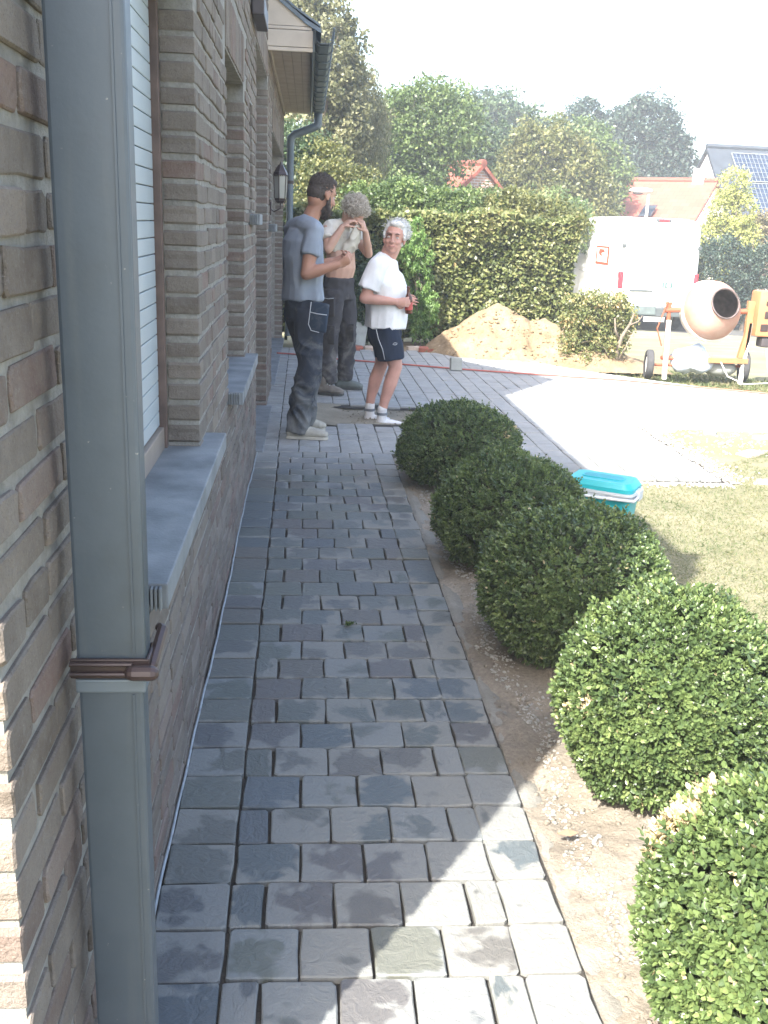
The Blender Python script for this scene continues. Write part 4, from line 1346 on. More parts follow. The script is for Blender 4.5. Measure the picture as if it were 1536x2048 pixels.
block('paving_block', 'single grey stone sett standing on edge on the orange hose', 'stone', (1.70, 10.86, .072), (.13, .14, .07), R(5), MAT['block'], rx=R(84), seed=1)
block('paving_slab', 'pale grey slab leaning on edge behind the workmen', 'slab', (.74, 13.02, .13), (.19, .30, .04), R(14), MAT['block'], rx=R(72), ry=R(14), seed=2)
block('paving_block', 'small beige stone standing at the back edge of the terrace', 'stone', (1.16, 12.62, .05), (.14, .07, .14), R(4), MAT['palebrick'], seed=3)
spec = [((.68, 12.55), 10, 'redbrick', 'red brick lying behind the curly haired workman'), ((.53, 12.56), -6, 'palebrick', 'pale brick beside the red one behind the workmen'), ((.87, 12.58), 4, 'palebrick', 'pale brick right of the red one at the terrace edge'),
        ((1.42, 12.72), 20, 'palebrick', 'half buried pale brick left of the sand pile'), ((1.58, 12.66), -15, 'redbrick', 'broken red brick at the foot of the sand pile'), ((1.68, 12.52), 35, 'redbrick', 'reddish brick fragment next to the perforated brick'), ((2.10, 12.50), 55, 'palebrick', 'lone pale brick piece in front of the sand pile')]
for i, ((x, y), a, mt, lb) in enumerate(spec):
    block('loose_brick', lb, 'brick', (x, y, .0), (.17, .085, .06), R(a), MAT[mt], rx=R(rnd.uniform(-12, 12)), group='loose bricks along the terrace edge', seed=10 + i)
pb = empty('perforated_brick', (1.84, 12.46, .035), R(-28), 'pale perforated brick with a row of dark holes by the sand pile', 'brick', 'loose bricks along the terrace edge')
MB().rbox((-.12, -.045, -.04), (.12, .045, .04), .006).build('body', MAT['palebrick'], pb)
for k in range(5):
    for zz in (-.016, .016):
        MB().tube([(-.09 + k * .045, -.047, zz), (-.09 + k * .045, -.040, zz)], .008, 8).build('hole', MAT['dark'], pb)

# sand pile
def pile(x, y):
    x -= .36
    g = lambda cx, cy, sx, sy, h: h * max(0, 1 - math.sqrt(((x - cx) / sx) ** 2 + ((y - cy) / sy) ** 2)) ** .85
    z = max(g(2.15, 12.75, .98, 1.0, .66), g(2.72, 12.62, 1.0, .9, .50), g(3.2, 12.1, .75, .75, .26), g(1.85, 12.8, .6, .7, .40))
    z += (.060 * fbm(x, y, 2.6, 2) + .030 * fbm(x, y, 7, 4)) * min(1, z * 6)
    return z - .05 + .008 * fbm(x, y, 20)


o = sheet('sand_pile', 1.3, 4.4, 11.35, 13.9, 170, 130, MAT['sand'], pile, kind='stuff')
o['label'] = 'heap of yellow building sand in front of the beech hedge'
lumps('sand_clods', 650, lambda q: (1.8 + 2.1 * q.random(), 11.6 + 1.1 * q.random()), (.005, .026), MAT['sand'], pile, 'clods of sand rolled down the heap', 9, .4)

# weed sprout on the path
wd_ = empty('weed_sprout', (.204, 3.647, .0), 0, 'tiny green weed sprouting between two path stones', 'weed')
q = np.random.default_rng(3)
n = 26
C = np.column_stack([q.normal(size=n) * .008, q.normal(size=n) * .008, np.full(n, .002)])
D = np.column_stack([q.normal(size=n), q.normal(size=n), q.uniform(.3, 1.2, n)])
link('leaf_tuft', leaf_mesh('leaf_tuft', C, D, unit(n, q), .019, .007, LEAF['green'], q.random(n) * .6), wd_)
# dry leaf on the rubble
lf = MB(); lf.add([(0, 0, .004), (.03, .008, .012), (.06, .0, .006), (.035, -.012, .002), (.0, -.004, .004)], [(0, 1, 3), (1, 2, 3), (0, 3, 4)])
tag(lf.build('dry_leaf', simple('dry_leaf', (.22, .13, .08), .8), None, loc=(.69, 2.22, .01)), 'curled brown dry leaf on the white rubble', 'leaf')

# flat stones lying at the corner of the driveway
for i, (x, y, a, s) in enumerate(((3.06, 6.10, 20, .10), (3.35, 6.95, 40, .20), (3.0, 7.75, 10, .11), (3.35, 7.72, -30, .10), (3.7, 7.55, 15, .12))):
    block('flat_stone', ('small white stone beside the tip of the paving', 'large pale flat stone on the dry grass beyond the paving', 'grey stone at the driveway corner', 'second grey stone along the driveway edge, upright chip beside it', 'third grey stone along the driveway edge, farthest from the paving')[i], 'stone', (x, y, -.01), (s, s * .6, .035), R(a), MAT['block' if i > 1 else 'palebrick'], group='loose stones by the driveway', seed=40 + i)

# ------------------------------------------------------------------ concrete mixer
MAT['dustorange'] = simple('dusty_orange_drum', (.30, .105, .065), .6, var=.3, scale=2.2, col2=(.44, .30, .24))
MAT['orange'] = simple('orange_paint', (.30, .085, .04), .5, var=.25, scale=9)
MAT['paleorange'] = simple('faded_orange_paint', (.38, .17, .075), .5, var=.2, scale=6)
MAT['cream'] = simple('cream_drum', (.66, .61, .54), .5, var=.12, scale=5)
MAT['offwhite'] = simple('off_white_paint', (.68, .66, .62), .5, var=.1)
MAT['tyre'] = simple('tyre_rubber', (.045, .045, .047), .85, var=.3, scale=20, bump=.2)
mx = empty('concrete_mixer', (4.52, 10.85, -.02), 0, 'orange concrete mixer on two wheels, its drum mouth facing the path', 'mixer')
ax = Vector((.13, -.90, .32)).normalized()
qd = ax.to_track_quat('Z', 'X').to_matrix().to_4x4()
MD = Matrix.Translation((0, 0, .76)) @ qd
MB().lathe([(.0, -.34), (.10, -.34), (.20, -.30), (.29, -.16), (.325, -.02), (.325, .0)], 32, MD).build('drum_back', MAT['cream'], mx, smooth=True)
MB().lathe([(.327, .0), (.330, .03), (.305, .12), (.225, .24), (.165, .30)], 32, MD).build('drum_front', MAT['dustorange'], mx, smooth=True)
MB().lathe([(.165, .30), (.172, .305), (.172, .32), (.158, .322), (.153, .30), (.21, .235), (.28, .12), (.30, 0), (.26, -.15), (.18, -.27), (.0, -.30)], 32, MD).build('drum_mouth', simple('drum_inside', (.10, .075, .07), .8, var=.5, scale=12), mx, smooth=True)
MB().lathe([(.327, -.035), (.345, -.03), (.345, .0), (.329, .004)], 48, MD).build('gear_ring', MAT['cream'], mx)
for k in range(3):
    a = k * 2.1
    MB().poly([MD @ Vector((.29 * math.cos(a), .29 * math.sin(a), .02)), MD @ Vector((.2 * math.cos(a + .2), .2 * math.sin(a + .2), -.2)), MD @ Vector((.12 * math.cos(a), .12 * math.sin(a), -.15)), MD @ Vector((.2 * math.cos(a - .1), .2 * math.sin(a - .1), .05))], (.008, 0, .0)).build('blade', MAT['cream'], mx)
fr = MB()
fr.tube([(-.45, .02, .26), (-.47, .0, .82)], .022, 8).tube([(.47, .02, .22), (.46, .0, .86)], .024, 8)
fr.tube([(-.48, .05, .22), (.55, .05, .20)], .024, 8)
fr.build('frame', MAT['orange'], mx, auto=40)
for sx, x0 in ((-1, -.44), (1, .455)):
    MB().rbox((x0 - .022, -.03, .0 if sx < 0 else -.04), (x0 + .022, .012, .66), .006, Matrix.Rotation(R(2 * sx), 4, 'Y')).build('leg', MAT['offwhite'], mx)
MB().rbox((-.005 + .05, -.045, .185), (.50, .0, .245), .006).build('crossbar', MAT['paleorange'], mx)
MB().poly([(-.52, -.02, .84), (-.44, -.02, .84), (-.48, -.02, .72)], (0, .03, 0)).build('bearing_plate', MAT['orange'], mx)
MB().poly([(.42, -.03, .88), (.50, -.03, .88), (.49, -.03, .45), (.44, -.03, .25), (.38, -.03, .25), (.43, -.03, .5)], (0, .05, 0)).build('upright', MAT['paleorange'], mx)
MB().tube([(.34, 0, .76), (.5, 0, .77)], .03, 10).build('axle_stub', MAT['orange'], mx)
MB().tube([(-.34, 0, .76), (-.52, 0, .75)], .03, 10).build('axle_stub', MAT['orange'], mx)
mh = MB().rbox((.50, -.12, .50), (.86, .12, 1.0), .03).build('motor_housing', MAT['paleorange'], mx, auto=40)
for (x0, z0, x1, z1) in ((.58, .84, .66, .89), (.58, .70, .80, .78), (.55, .56, .64, .64), (.70, .56, .80, .62)):
    MB().rbox((x0, -.126, z0), (x1, -.116, z1), .004).build('slot', MAT['bracket'], mh)
MB().rbox((.60, -.09, .38), (.74, .06, .49), .02).build('motor', MAT['dark'], mx)
for (xx, zz, rr, yy) in ((-.62, .145, .165, .03), (.53, .135, .175, .12)):
    w = MB().lathe([(rr * .62, -.035), (rr * .9, -.04), (rr, -.025), (rr, .025), (rr * .9, .04), (rr * .62, .035)], 24, Matrix.Translation((xx, yy, zz)) @ Matrix.Rotation(R(78), 4, 'Z') @ Matrix.Rotation(R(90), 4, 'X')).build('wheel', MAT['tyre'], mx, auto=35)
    MB().lathe([(.0, -.02), (rr * .6, -.026), (rr * .63, .0), (rr * .6, .026), (0, .02)], 20, Matrix.Translation((xx, yy, zz)) @ Matrix.Rotation(R(78), 4, 'Z') @ Matrix.Rotation(R(90), 4, 'X')).build('rim', MAT['offwhite'], w)
MB().tube([(-.60, .03, .14), (.50, .10, .14)], .016, 8).build('axle', MAT['orange'], mx)
MB().tube([(-.50, -.03, .86), (-.60, -.05, .55), (-.52, -.03, .36)], .008, 6).build('cable', MAT['orange'], mx)
MB().tube([(.18, -.05, .20), (.25, -.12, .05), (.42, -.2, -.02), (.72, -.2, .0), (.70, -.1, .2), (.68, -.06, .38)], .007, 6).build('power_cord', MAT['offwhite'], mx)
# plastic bags / sacks under the drum
bgm = simple('bluish_plastic_bag', (.52, .58, .66), .35, var=.15, scale=6)
mb = MB(); mb.ell((4.42, 10.95, .17), (.24, .16, .15), nu=20, nv=12)
me = mb.mesh('plastic_bag', bgm, True)
for v in me.vertices:
    f = .16 * mnoise.noise(v.co * 7) + .06 * mnoise.noise(v.co * 19); v.co += (v.co - Vector((4.42, 10.95, .17))).normalized() * f * .5
tag(link('plastic_bag', me), 'crumpled bluish plastic sack lying under the mixer drum', 'sack')
mb = MB(); mb.ell((4.78, 11.0, .09), (.20, .14, .10), nu=16, nv=8)
tag(mb.build('cement_bag', MAT['block'], None, smooth=True), 'grey cement bag under the mixer frame beside the plastic sack', 'sack')

# ------------------------------------------------------------------ street: road, van, lamp
zr = ground_z(9, 30)
mb = MB(); mb.poly([(5.5, 21.5, -.95 + .02), (40, 17.0, -1.02), (40, 24.0, -1.10), (5.5, 31.0, -1.02)], (0, 0, .18))
mb.build('road', MAT['asphalt'])['kind'] = 'structure'
MAT['vanwhite'] = simple('white_van_paint', (.80, .80, .79), .32, var=.03, scale=2)
MAT['redlamp'] = simple('red_lamp_plastic', (.50, .02, .035), .3)
MAT['clearlamp'] = simple('clear_lamp_plastic', (.75, .72, .70), .25)
MAT['greyplast'] = simple('grey_bumper', (.055, .066, .070), .6)
van = empty('delivery_van', (8.60, 24.0, -.80), 0, 'high roofed white delivery van seen from behind, parked in the street', 'van')
# cross sections (half width profile) lofted along y
def van_sec(y, hw, top, inset):
    pr = [(hw * .96, .42), (hw, .62), (hw, 1.25), (hw * .985, 1.75), (hw * .95, top - .22), (hw * .88, top - .06), (hw * .72, top)]
    pr = [(x - (inset if z > 1.2 else inset * .4), z) for x, z in pr]
    pts = [(x, y, z) for x, z in pr] + [(-x, y, z) for x, z in pr[::-1]]
    return pts
secs = [van_sec(.0, .96, 2.60, .03), van_sec(.06, .985, 2.66, .0), van_sec(.9, 1.0, 2.70, 0), van_sec(3.6, 1.0, 2.70, 0), van_sec(4.1, .99, 2.55, .03), van_sec(4.7, .96, 1.85, .12), van_sec(5.5, .88, 1.15, .15)]
# lower the last sections so that they stay in order
secs[5] = [(x, y, min(z, 1.85)) for x, y, z in secs[5]]; secs[6] = [(x, y, min(z, 1.12)) for x, y, z in secs[6]]
n = len(secs[0]); Vv = [p for s in secs for p in s]
Fv = [(i * n + k, i * n + (k + 1) % n, (i + 1) * n + (k + 1) % n, (i + 1) * n + k) for i in range(len(secs) - 1) for k in range(n)] + [tuple(range(n)), tuple(range((len(secs) - 1) * n, len(secs) * n))]
vb = MB(); vb.add(Vv, Fv); vb.build('body', MAT['vanwhite'], van, auto=40)
for sx in (-1, 1):
    MB().rbox((min(sx * .02, sx * .90), -.022, .62), (max(sx * .02, sx * .90), .02, 2.46), .012).build('rear_door', MAT['vanwhite'], van)
    lm = MB().rbox((sx * .93 - .055, -.035, 1.02), (sx * .93 + .055, .12, 1.42), .02).build('tail_lamp', MAT['redlamp'], van)
    MB().rbox((sx * .93 - .057, -.038, .92), (sx * .93 + .057, .12, 1.015), .015).build('reversing_lens', MAT['clearlamp'], lm)
    MB().rbox((sx * .93 - .057, -.036, .60), (sx * .93 + .057, .12, .915), .015).build('lower_lens', MAT['redlamp'], lm)
    for zz in (1.98, .78): MB().rbox((sx * .93 - .05, -.03, zz), (sx * .93 + .05, .02, zz + .09), .01).build('hinge', MAT['greyplast'], van)
    for yy in (.95, 4.55):
        wl = MB().lathe([(.22, -.10), (.32, -.11), (.345, -.06), (.345, .06), (.32, .11), (.22, .10)], 20, Matrix.Translation((sx * .86, yy, .345)) @ Matrix.Rotation(R(90), 4, 'Y')).build('wheel', MAT['tyre'], van)
        MB().lathe([(0, -.09), (.2, -.10), (.23, 0), (.2, .10), (0, .09)], 16, Matrix.Translation((sx * .86, yy, .345)) @ Matrix.Rotation(R(90), 4, 'Y')).build('rim', MAT['band'], wl)
MB().rbox((-.70, -.055, .965), (-.12, -.023, 1.01), .01).build('door_trim', MAT['greyplast'], van)
pl = MB().rbox((.10, -.034, 1.07), (.36, -.0225, 1.20), .006).build('badge_plate', simple('green_grey_badge', (.045, .10, .09), .5), van)
for k, (a, b) in enumerate(((.15, .17), (.22, .31))):
    MB().box((a, -.0365, 1.09), (b, -.0345, 1.18)).build('mark', MAT['band'], pl)
MB().rbox((-.92, -.10, .38), (.92, .10, .60), .03).build('bumper', MAT['greyplast'], van)
MB().rbox((-.60, -.118, .42), (-.02, -.099, .62), .02).build('tow_step', simple('pale_grey_step', (.09, .115, .115), .6), van)
for sx in (-1, 1):
    for (za, zb) in ((.62, .64), (1.30, 1.315), (2.30, 2.315)): MB().box((sx * .12 if sx > 0 else -.86, -.0245, za), (.86 if sx > 0 else -.12, -.0225, zb)).build('panel_crease', MAT['band'], van)
MB().rbox((-1.004, 1.0, 1.28), (-.998, 3.6, 1.30), .001).build('side_groove', MAT['band'], van)
MB().rbox((-1.006, .55, .50), (-.996, 4.0, .62), .003).build('side_strip', MAT['greyplast'], van)
MB().rbox((-.30, -.112, .26), (.22, -.102, .37), .004).build('number_plate', MAT['offwhite'], van)
MB().rbox((-.20, -.03, 2.60), (.16, .08, 2.675), .02).build('brake_light', MAT['greyplast'], van)
MB().rbox((-.14, -.034, 2.62), (.10, -.031, 2.655), .001).build('brake_lens', MAT['redlamp'], van)
# orange square sign on the side of the van: frame, figure and lines of small print
or_ = simple('orange_print', (.40, .055, .014), .5)
lg = MB().box((-1.006, .93, 1.53), (-1.0025, 2.05, 1.98)).build('side_sign', or_, van)
mb = MB(); mb.box((-1.0085, 1.05, 1.585), (-1.0065, 1.93, 1.93))
mb.build('sign_field', MAT['vanwhite'], lg)
mb = MB()
mb.poly([(-1.010, 1.75, 1.90), (-1.010, 1.35, 1.90), (-1.010, 1.25, 1.84), (-1.010, 1.55, 1.80), (-1.010, 1.45, 1.72), (-1.010, 1.70, 1.74), (-1.010, 1.8, 1.80)], (.001, 0, 0))
for k in range(3): mb.box((-1.0105, 1.15 + .1 * k, 1.60 + k * .033), (-1.009, 1.85 - .05 * k, 1.615 + k * .033))
mb.build('sign_print', or_, lg)
# street lamp
sl = empty('street_lamp', (11.86, 35.0, -1.4), 0, 'pale street lamp with a flat head above the van roof', 'street lamp')
MB().tube([(0, 0, 0), (0, 0, 2.2), (0, 0, 4.22)], [.07, .06, .045], 10).build('pole', MAT['offwhite'], sl)
hd = MB(); hd.ell((-.28, 0, 4.33), (.42, .16, .10), nu=18, nv=8); hd.build('lamp_head', MAT['offwhite'], sl, smooth=True)
MB().ell((-.38, 0, 4.25), (.20, .11, .07), nu=14, nv=7).build('lens', MAT['greyplast'], sl, smooth=True)

# ------------------------------------------------------------------ far houses
t, b_ = m_tile('red_roof_tiles', (.23, .060, .036), (.28, .085, .055), .32, .24)
b_.inputs['Mortar Size'].default_value = .012; b_.inputs['Mortar'].default_value = (.17, .05, .03, 1); t.l(t.n('TexCoord').outputs['UV'], b_.inputs['Vector']); t.set(b_.outputs[0], .85); MAT['redroof'] = t.m
t, b_ = m_tile('far_brickwork', (.34, .19, .13), (.42, .26, .19), .22, .075)
b_.inputs['Mortar'].default_value = (.5, .46, .42, 1)
t.l(t.n('TexCoord').outputs['UV'], b_.inputs['Vector']); t.set(b_.outputs[0], .9); MAT['farbrick'] = t.m
MAT['darkroof'] = simple('dark_roof_tile', (.030, .038, .048), .6, var=.3, scale=3)
MAT['solar'] = simple('solar_cell', (.012, .022, .045), .45, var=.2, scale=2)
MAT['solarline'] = simple('solar_frame', (.15, .17, .19), .5)


def quad(name, pts, mat, parent, thick=.06, uvs=None):
    p = [Vector(v) for v in pts]
    n_ = (p[1] - p[0]).cross(p[3] - p[0]).normalized()
    V = p + [v - n_ * thick for v in p]
    F = [(0, 1, 2, 3), (7, 6, 5, 4), (0, 4, 5, 1), (1, 5, 6, 2), (2, 6, 7, 3), (3, 7, 4, 0)]
    me = mesh_np(name, V, [list(f) for f in F], mat)
    uv = me.uv_layers.new(name='UVMap')
    u = (p[1] - p[0]).normalized(); w = n_.cross(u)
    for lp in me.loops:
        d = Vector(V[lp.vertex_index]) - p[0]
        uv.data[lp.index].uv = (d.dot(u), d.dot(w))
    return link(name, me, parent)


def gable_house(name, label, x, y, yaw, L, Wd, ze, zr_, wallm, roofm, base, over=.25, group='houses beyond the garden'):
    """ridge along local x from 0 to L; gable planes at x=0 and L; half depth Wd/2"""
    h = empty(name, (x, y, base), yaw, label, 'house', group)
    h2 = Wd / 2; e = ze - base; r = zr_ - base
    quad('wall', [(0, -h2, 0), (L, -h2, 0), (L, -h2, e), (0, -h2, e)], wallm, h, .2)
    quad('wall', [(L, h2, 0), (0, h2, 0), (0, h2, e), (L, h2, e)], wallm, h, .2)
    for xx, s in ((0, -1), (L, 1)):
        pts = [(xx, h2 * -s * -1, 0), (xx, -h2 * -s * -1, 0), (xx, -h2 * -s * -1, e), (xx, 0, r - .02), (xx, h2 * -s * -1, e)]
        me = mesh_np('gable', pts + [(p_[0] - s * .18, p_[1], p_[2]) for p_ in pts], [[0, 1, 2, 3, 4], [9, 8, 7, 6, 5]] + [[i, (i + 1) % 5, 5 + (i + 1) % 5, 5 + i] for i in range(5)], wallm)
        uv = me.uv_layers.new(name='UVMap')
        for lp in me.loops:
            c_ = me.vertices[lp.vertex_index].co; uv.data[lp.index].uv = (c_.y, c_.z)
        link('gable', me, h)
    sl_ = (r - e) / h2
    for s in (-1, 1):
        a = (-.12, s * (h2 + over), e - over * sl_ + .08); b = (L + .12, s * (h2 + over), e - over * sl_ + .08)
        c = (L + .12, 0, r + .08); d = (-.12, 0, r + .08)
        quad('roof', [a, b, c, d] if s < 0 else [b, a, d, c], roofm, h, .09)
    MB().tube([(-.12, 0, r + .09), (L + .12, 0, r + .09)], .10, 8).build('ridge', roofm, h)
    return h


bh = -1.0
wh = gable_house('white_house', 'white gabled house with dark roof carrying solar panels', 15.0, 38.0, R(2), 11.0, 8.4, .55, 4.62, MAT['white'], MAT['darkroof'], bh - .4)
sl_ = (4.62 - .55) / 4.2
for rr in range(3):
    for cc in range(6):
        y1 = -.30 - rr * 1.12; y0 = y1 - 1.05
        x0 = .75 + cc * 1.62; x1 = x0 + 1.56
        zz = lambda yy: (4.62 - bh + .4) + .08 + yy * sl_ + .07
        pn = quad('solar_panel', [(x0, y0, zz(y0)), (x1, y0, zz(y0)), (x1, y1, zz(y1)), (x0, y1, zz(y1))], MAT['solar'], wh, .03)
        ln = MB(); nn = Vector((0, -sl_, 1)).normalized() * .012
        for k in range(11):
            xx = x0 + (x1 - x0) * k / 10
            ln.tube([Vector((xx, y0, zz(y0))) + nn, Vector((xx, y1, zz(y1))) + nn], .009 if k % 10 else .022, 4)
        for k in range(7):
            t_ = k / 6; yy = y0 + (y1 - y0) * t_
            ln.tube([Vector((x0, yy, zz(yy))) + nn, Vector((x1, yy, zz(yy))) + nn], .009 if k % 6 else .022, 4)
        ln.build('panel_grid', MAT['solarline'], pn)
rh = gable_house('red_roof_house', 'house with a broad orange red tiled roof left of the white one', 12.25, 38.0, R(-38), 3.0, 6.4, 1.25, 3.32, MAT['white'], MAT['redroof'], bh - .6)
MB().rbox((2.25, -.2, 4.8), (2.65, .2, 5.42), .02).build('chimney', MAT['farbrick'], rh)
quad('roof_window', [(1.15, -2.35, 3.70), (1.6, -2.35, 3.70), (1.6, -1.75, 4.09), (1.15, -1.75, 4.09)], MAT['glass'], rh, .02)
sh_ = gable_house('small_house', 'small brick cottage with a red tiled roof glimpsed between the trees', 4.98, 29.2, R(118), 3.0, 2.2, 2.22, 3.16, MAT['farbrick'], MAT['redroof'], bh - .4)
nb = gable_house('neighbour_house', 'light brick gable of the neighbour behind the downpipe', -2.6, 24.0, R(90), 6.0, 5.0, 2.0, 4.4, MAT['farbrick'], simple('brown_verge_tile', (.30, .19, .13), .8, var=.2, scale=8), bh + .2)

# ------------------------------------------------------------------ people


def skin_mat(name, col):
    t = NT(name); v = t.obj()
    c = t.ramp(t.noise(v, 9, 4), [(.3, tuple(x * .85 for x in col)), (.7, tuple(min(1, x * 1.12) for x in col))])
    t.set(c, .52, spec=.4)
    t.b.inputs['Subsurface Weight'].default_value = 0.05
    t.b.inputs['Subsurface Radius'].default_value = (.02, .008, .004)
    t.bump(t.noise(v, 160, 3), .12, .002)
    return t.m


def cloth_mat(name, col, dirt=None, dirt_amt=.5, scale=7, stops=(.5, .68), weave=420, zgrad=None):
    t = NT(name); v = t.obj()
    c = t.ramp(t.noise(v, 6, 3), [(.3, tuple(x * .86 for x in col)), (.7, tuple(min(1, x * 1.1) for x in col))])
    if dirt:
        m = t.noise(v, scale, 7, .68, .6)
        if zgrad:
            s = t.n('SeparateXYZ'); t.l(v, s.inputs[0])
            m = t.math('ADD', m, t.math('MULTIPLY', t.math('SUBTRACT', zgrad[0], s.outputs[2]), zgrad[1]))
        c = t.mix(t.math('MULTIPLY', t.ramp(m, [(stops[0], (0, 0, 0)), (stops[1], (1, 1, 1))]), dirt_amt), c, dirt)
    t.set(c, .93, spec=.15)
    t.bump(t.math('ADD', t.noise(v, weave, 2), t.math('MULTIPLY', t.noise(v, 28, 4), 1.4)), .35, .004)
    return t.m


def solid(name, mb, mat, parent, voxel=.008, smooth=5, fold=0.0, ff=9.0, stretch=(1, 1, .45), zcut=None, seed=0.0, fmask=None):
    """one continuous surface grown from overlapping volumes"""
    me = mb.mesh(name + '_raw', None)
    o = bpy.data.objects.new(name + '_raw', me); COL.objects.link(o)
    m = o.modifiers.new('r', 'REMESH'); m.mode = 'VOXEL'; m.voxel_size = voxel; m.use_smooth_shade = True
    if smooth:
        s = o.modifiers.new('s', 'SMOOTH'); s.factor = .5; s.iterations = smooth
    dg = bpy.context.evaluated_depsgraph_get()
    new = bpy.data.meshes.new_from_object(o.evaluated_get(dg))
    bpy.data.objects.remove(o); bpy.data.meshes.remove(me)
    L = parent.location
    new.name = name
    if fold:
        co = np.empty(len(new.vertices) * 3, np.float32); new.vertices.foreach_get('co', co); co = co.reshape(-1, 3)
        nr = np.empty(len(new.vertices) * 3, np.float32); new.vertices.foreach_get('normal', nr); nr = nr.reshape(-1, 3)
        for i in range(len(co)):
            p = Vector((co[i][0] * stretch[0], co[i][1] * stretch[1], co[i][2] * stretch[2])) * ff + Vector((seed, seed, 0))
            w = mnoise.noise(p + Vector((.6 * mnoise.noise(p * .5), 0, .9 * mnoise.noise(p * .6 + Vector((9, 0, 0))))))
            w = (1 - abs(w) * 2.2)
            k = 1.0 if fmask is None else fmask(co[i])
            co[i] += nr[i] * (w - .3) * fold * k
        new.vertices.foreach_set('co', co.ravel())
    new.transform(Matrix.Translation(-L))
    new.materials.clear(); new.materials.append(mat)
    new.polygons.foreach_set('use_smooth', [True] * len(new.polygons))
    new.update()
    return link(name, new, parent)


def put(name, mb, mat, parent, smooth=True, auto=None):
    me = mb.mesh(name, mat, smooth)
    me.transform(Matrix.Translation(-parent.location))
    if auto: me.set_sharp_from_angle(angle=R(auto))
    return link(name, me, parent)


def frame(c, fwd, up=(0, 0, 1), roll=0.0, s=1.0):
    f = Vector(fwd).normalized(); u = Vector(up)
    l = u.cross(f).normalized(); u = f.cross(l)
    M = Matrix((f, l, u)).transposed().to_4x4()
    M = Matrix.Translation(c) @ M @ Matrix.Rotation(roll, 4, 'X') @ Matrix.Scale(s, 4)
    return M


def head(mb, H, beard=False, old=False):
    E = lambda c, r, **k: mb.ell(c, r, M=H, nu=18, nv=12, **k)
    E((-.012, 0, .032), (.096, .076, .088)); E((.028, 0, -.028), (.060, .058, .082)); E((.032, 0, -.082), (.046, .046, .034))
    E((.066, 0, -.094), (.020, .024, .018)); E((.074, 0, .026), (.020, .048, .013)); E((-.045, 0, -.045), (.05, .055, .06))
    for s in (-1, 1):
        E((.055, s * .034, -.036), (.030, .024, .026)); E((-.004, s * .076, -.012), (.019, .009, .032)); E((.006, s * .074, -.032), (.010, .007, .012))
        E((.100, s * .011, -.038), (.010, .009, .008)); E((.050, s * .030, -.068), (.028, .02, .022))
    mb.tube([(.084, 0, .016), (.096, 0, -.008), (.107, 0, -.034)], [.009, .010, .013], 10, M=H, round_caps=True)
    E((.088, 0, -.062), (.012, .022, .006)); E((.085, 0, -.074), (.012, .019, .007))


def eyes(H, parent, gaze=(0, 0)):
    for s in (-1, 1):
        e = MB().ell((.0715, s * .031, -.002), (.0125, .0125, .0070), M=H, nu=12, nv=8)
        eo = put('eye', e, MAT['eyewhite'], parent)
        p = MB().ell((.0815, s * .031 + gaze[0], -.002 + gaze[1]), (.0035, .0062, .0058), M=H, nu=10, nv=6)
        lid = MB().tube([(.078, s * .019, .003), (.084, s * .031, .0075), (.078, s * .043, .003)], [.0028, .0034, .0028], 6, M=H)
        put('eyelid', lid, MAT['lidskin'], parent)
        put('iris', p, MAT['iris'], eo)
        MB_ = MB().tube([(.088, s * .014, .020), (.092, s * .030, .025), (.080, s * .050, .020)], [.003, .004, .002], 6, M=H)
        put('eyebrow', MB_, MAT['brow'], parent)


def hand(mb, wrist, d, n, side, curl=.7, s=1.0, spread=.1):
    d = Vector(d).normalized(); n = Vector(n); n = (n - d * n.dot(d)).normalized(); sv = d.cross(n) * side
    w = Vector(wrist)
    mb.tube([w - d * .01, w + d * .03 * s, w + d * .065 * s, w + d * .088 * s], [.020 * s, .017 * s, .0155 * s, .012 * s], 12, side=sv, ratio=[1.3, 1.9, 2.45, 2.9], round_caps=False)
    for i in range(4):
        b = w + d * (.082 - .006 * abs(i - 1.2)) * s + sv * (.031 - .0205 * i) * s
        ln = (.040, .046, .042, .032)[i] * s
        ang = 0; p = b; dd = d + sv * spread * (1.2 - i) * .5; dd.normalize(); pts = [b - d * .015 * s, b]
        for k in range(3):
            ang += curl * (.75, .95, .7)[k]
            v = dd * math.cos(ang) + n * math.sin(ang)
            p = p + v * ln * (1, .68, .52)[k]; pts.append(p)
        mb.tube(pts, [.0095 * s, .0095 * s, .0088 * s, .008 * s, .0065 * s], 8, round_caps=True)
    b = w + d * .02 * s + sv * .022 * s
    t1 = b + (d * .6 + sv * .62 + n * .45).normalized() * .042 * s; t2 = t1 + (d * .75 + sv * .1 + n * .65).normalized() * .030 * s; t3 = t2 + (d * .6 - sv * .2 + n * .75).normalized() * .024 * s
    mb.tube([b, t1, t2, t3], [.015 * s, .0115 * s, .0098 * s, .0075 * s], 8, round_caps=True)


def limb(mb, pts, rad, **k): mb.tube(pts, rad, 14, round_caps=True, **k)


def cut(mb, pts, rad, **k): mb.tube(pts, rad, 18, **k)      # flat ends: hems and cuffs


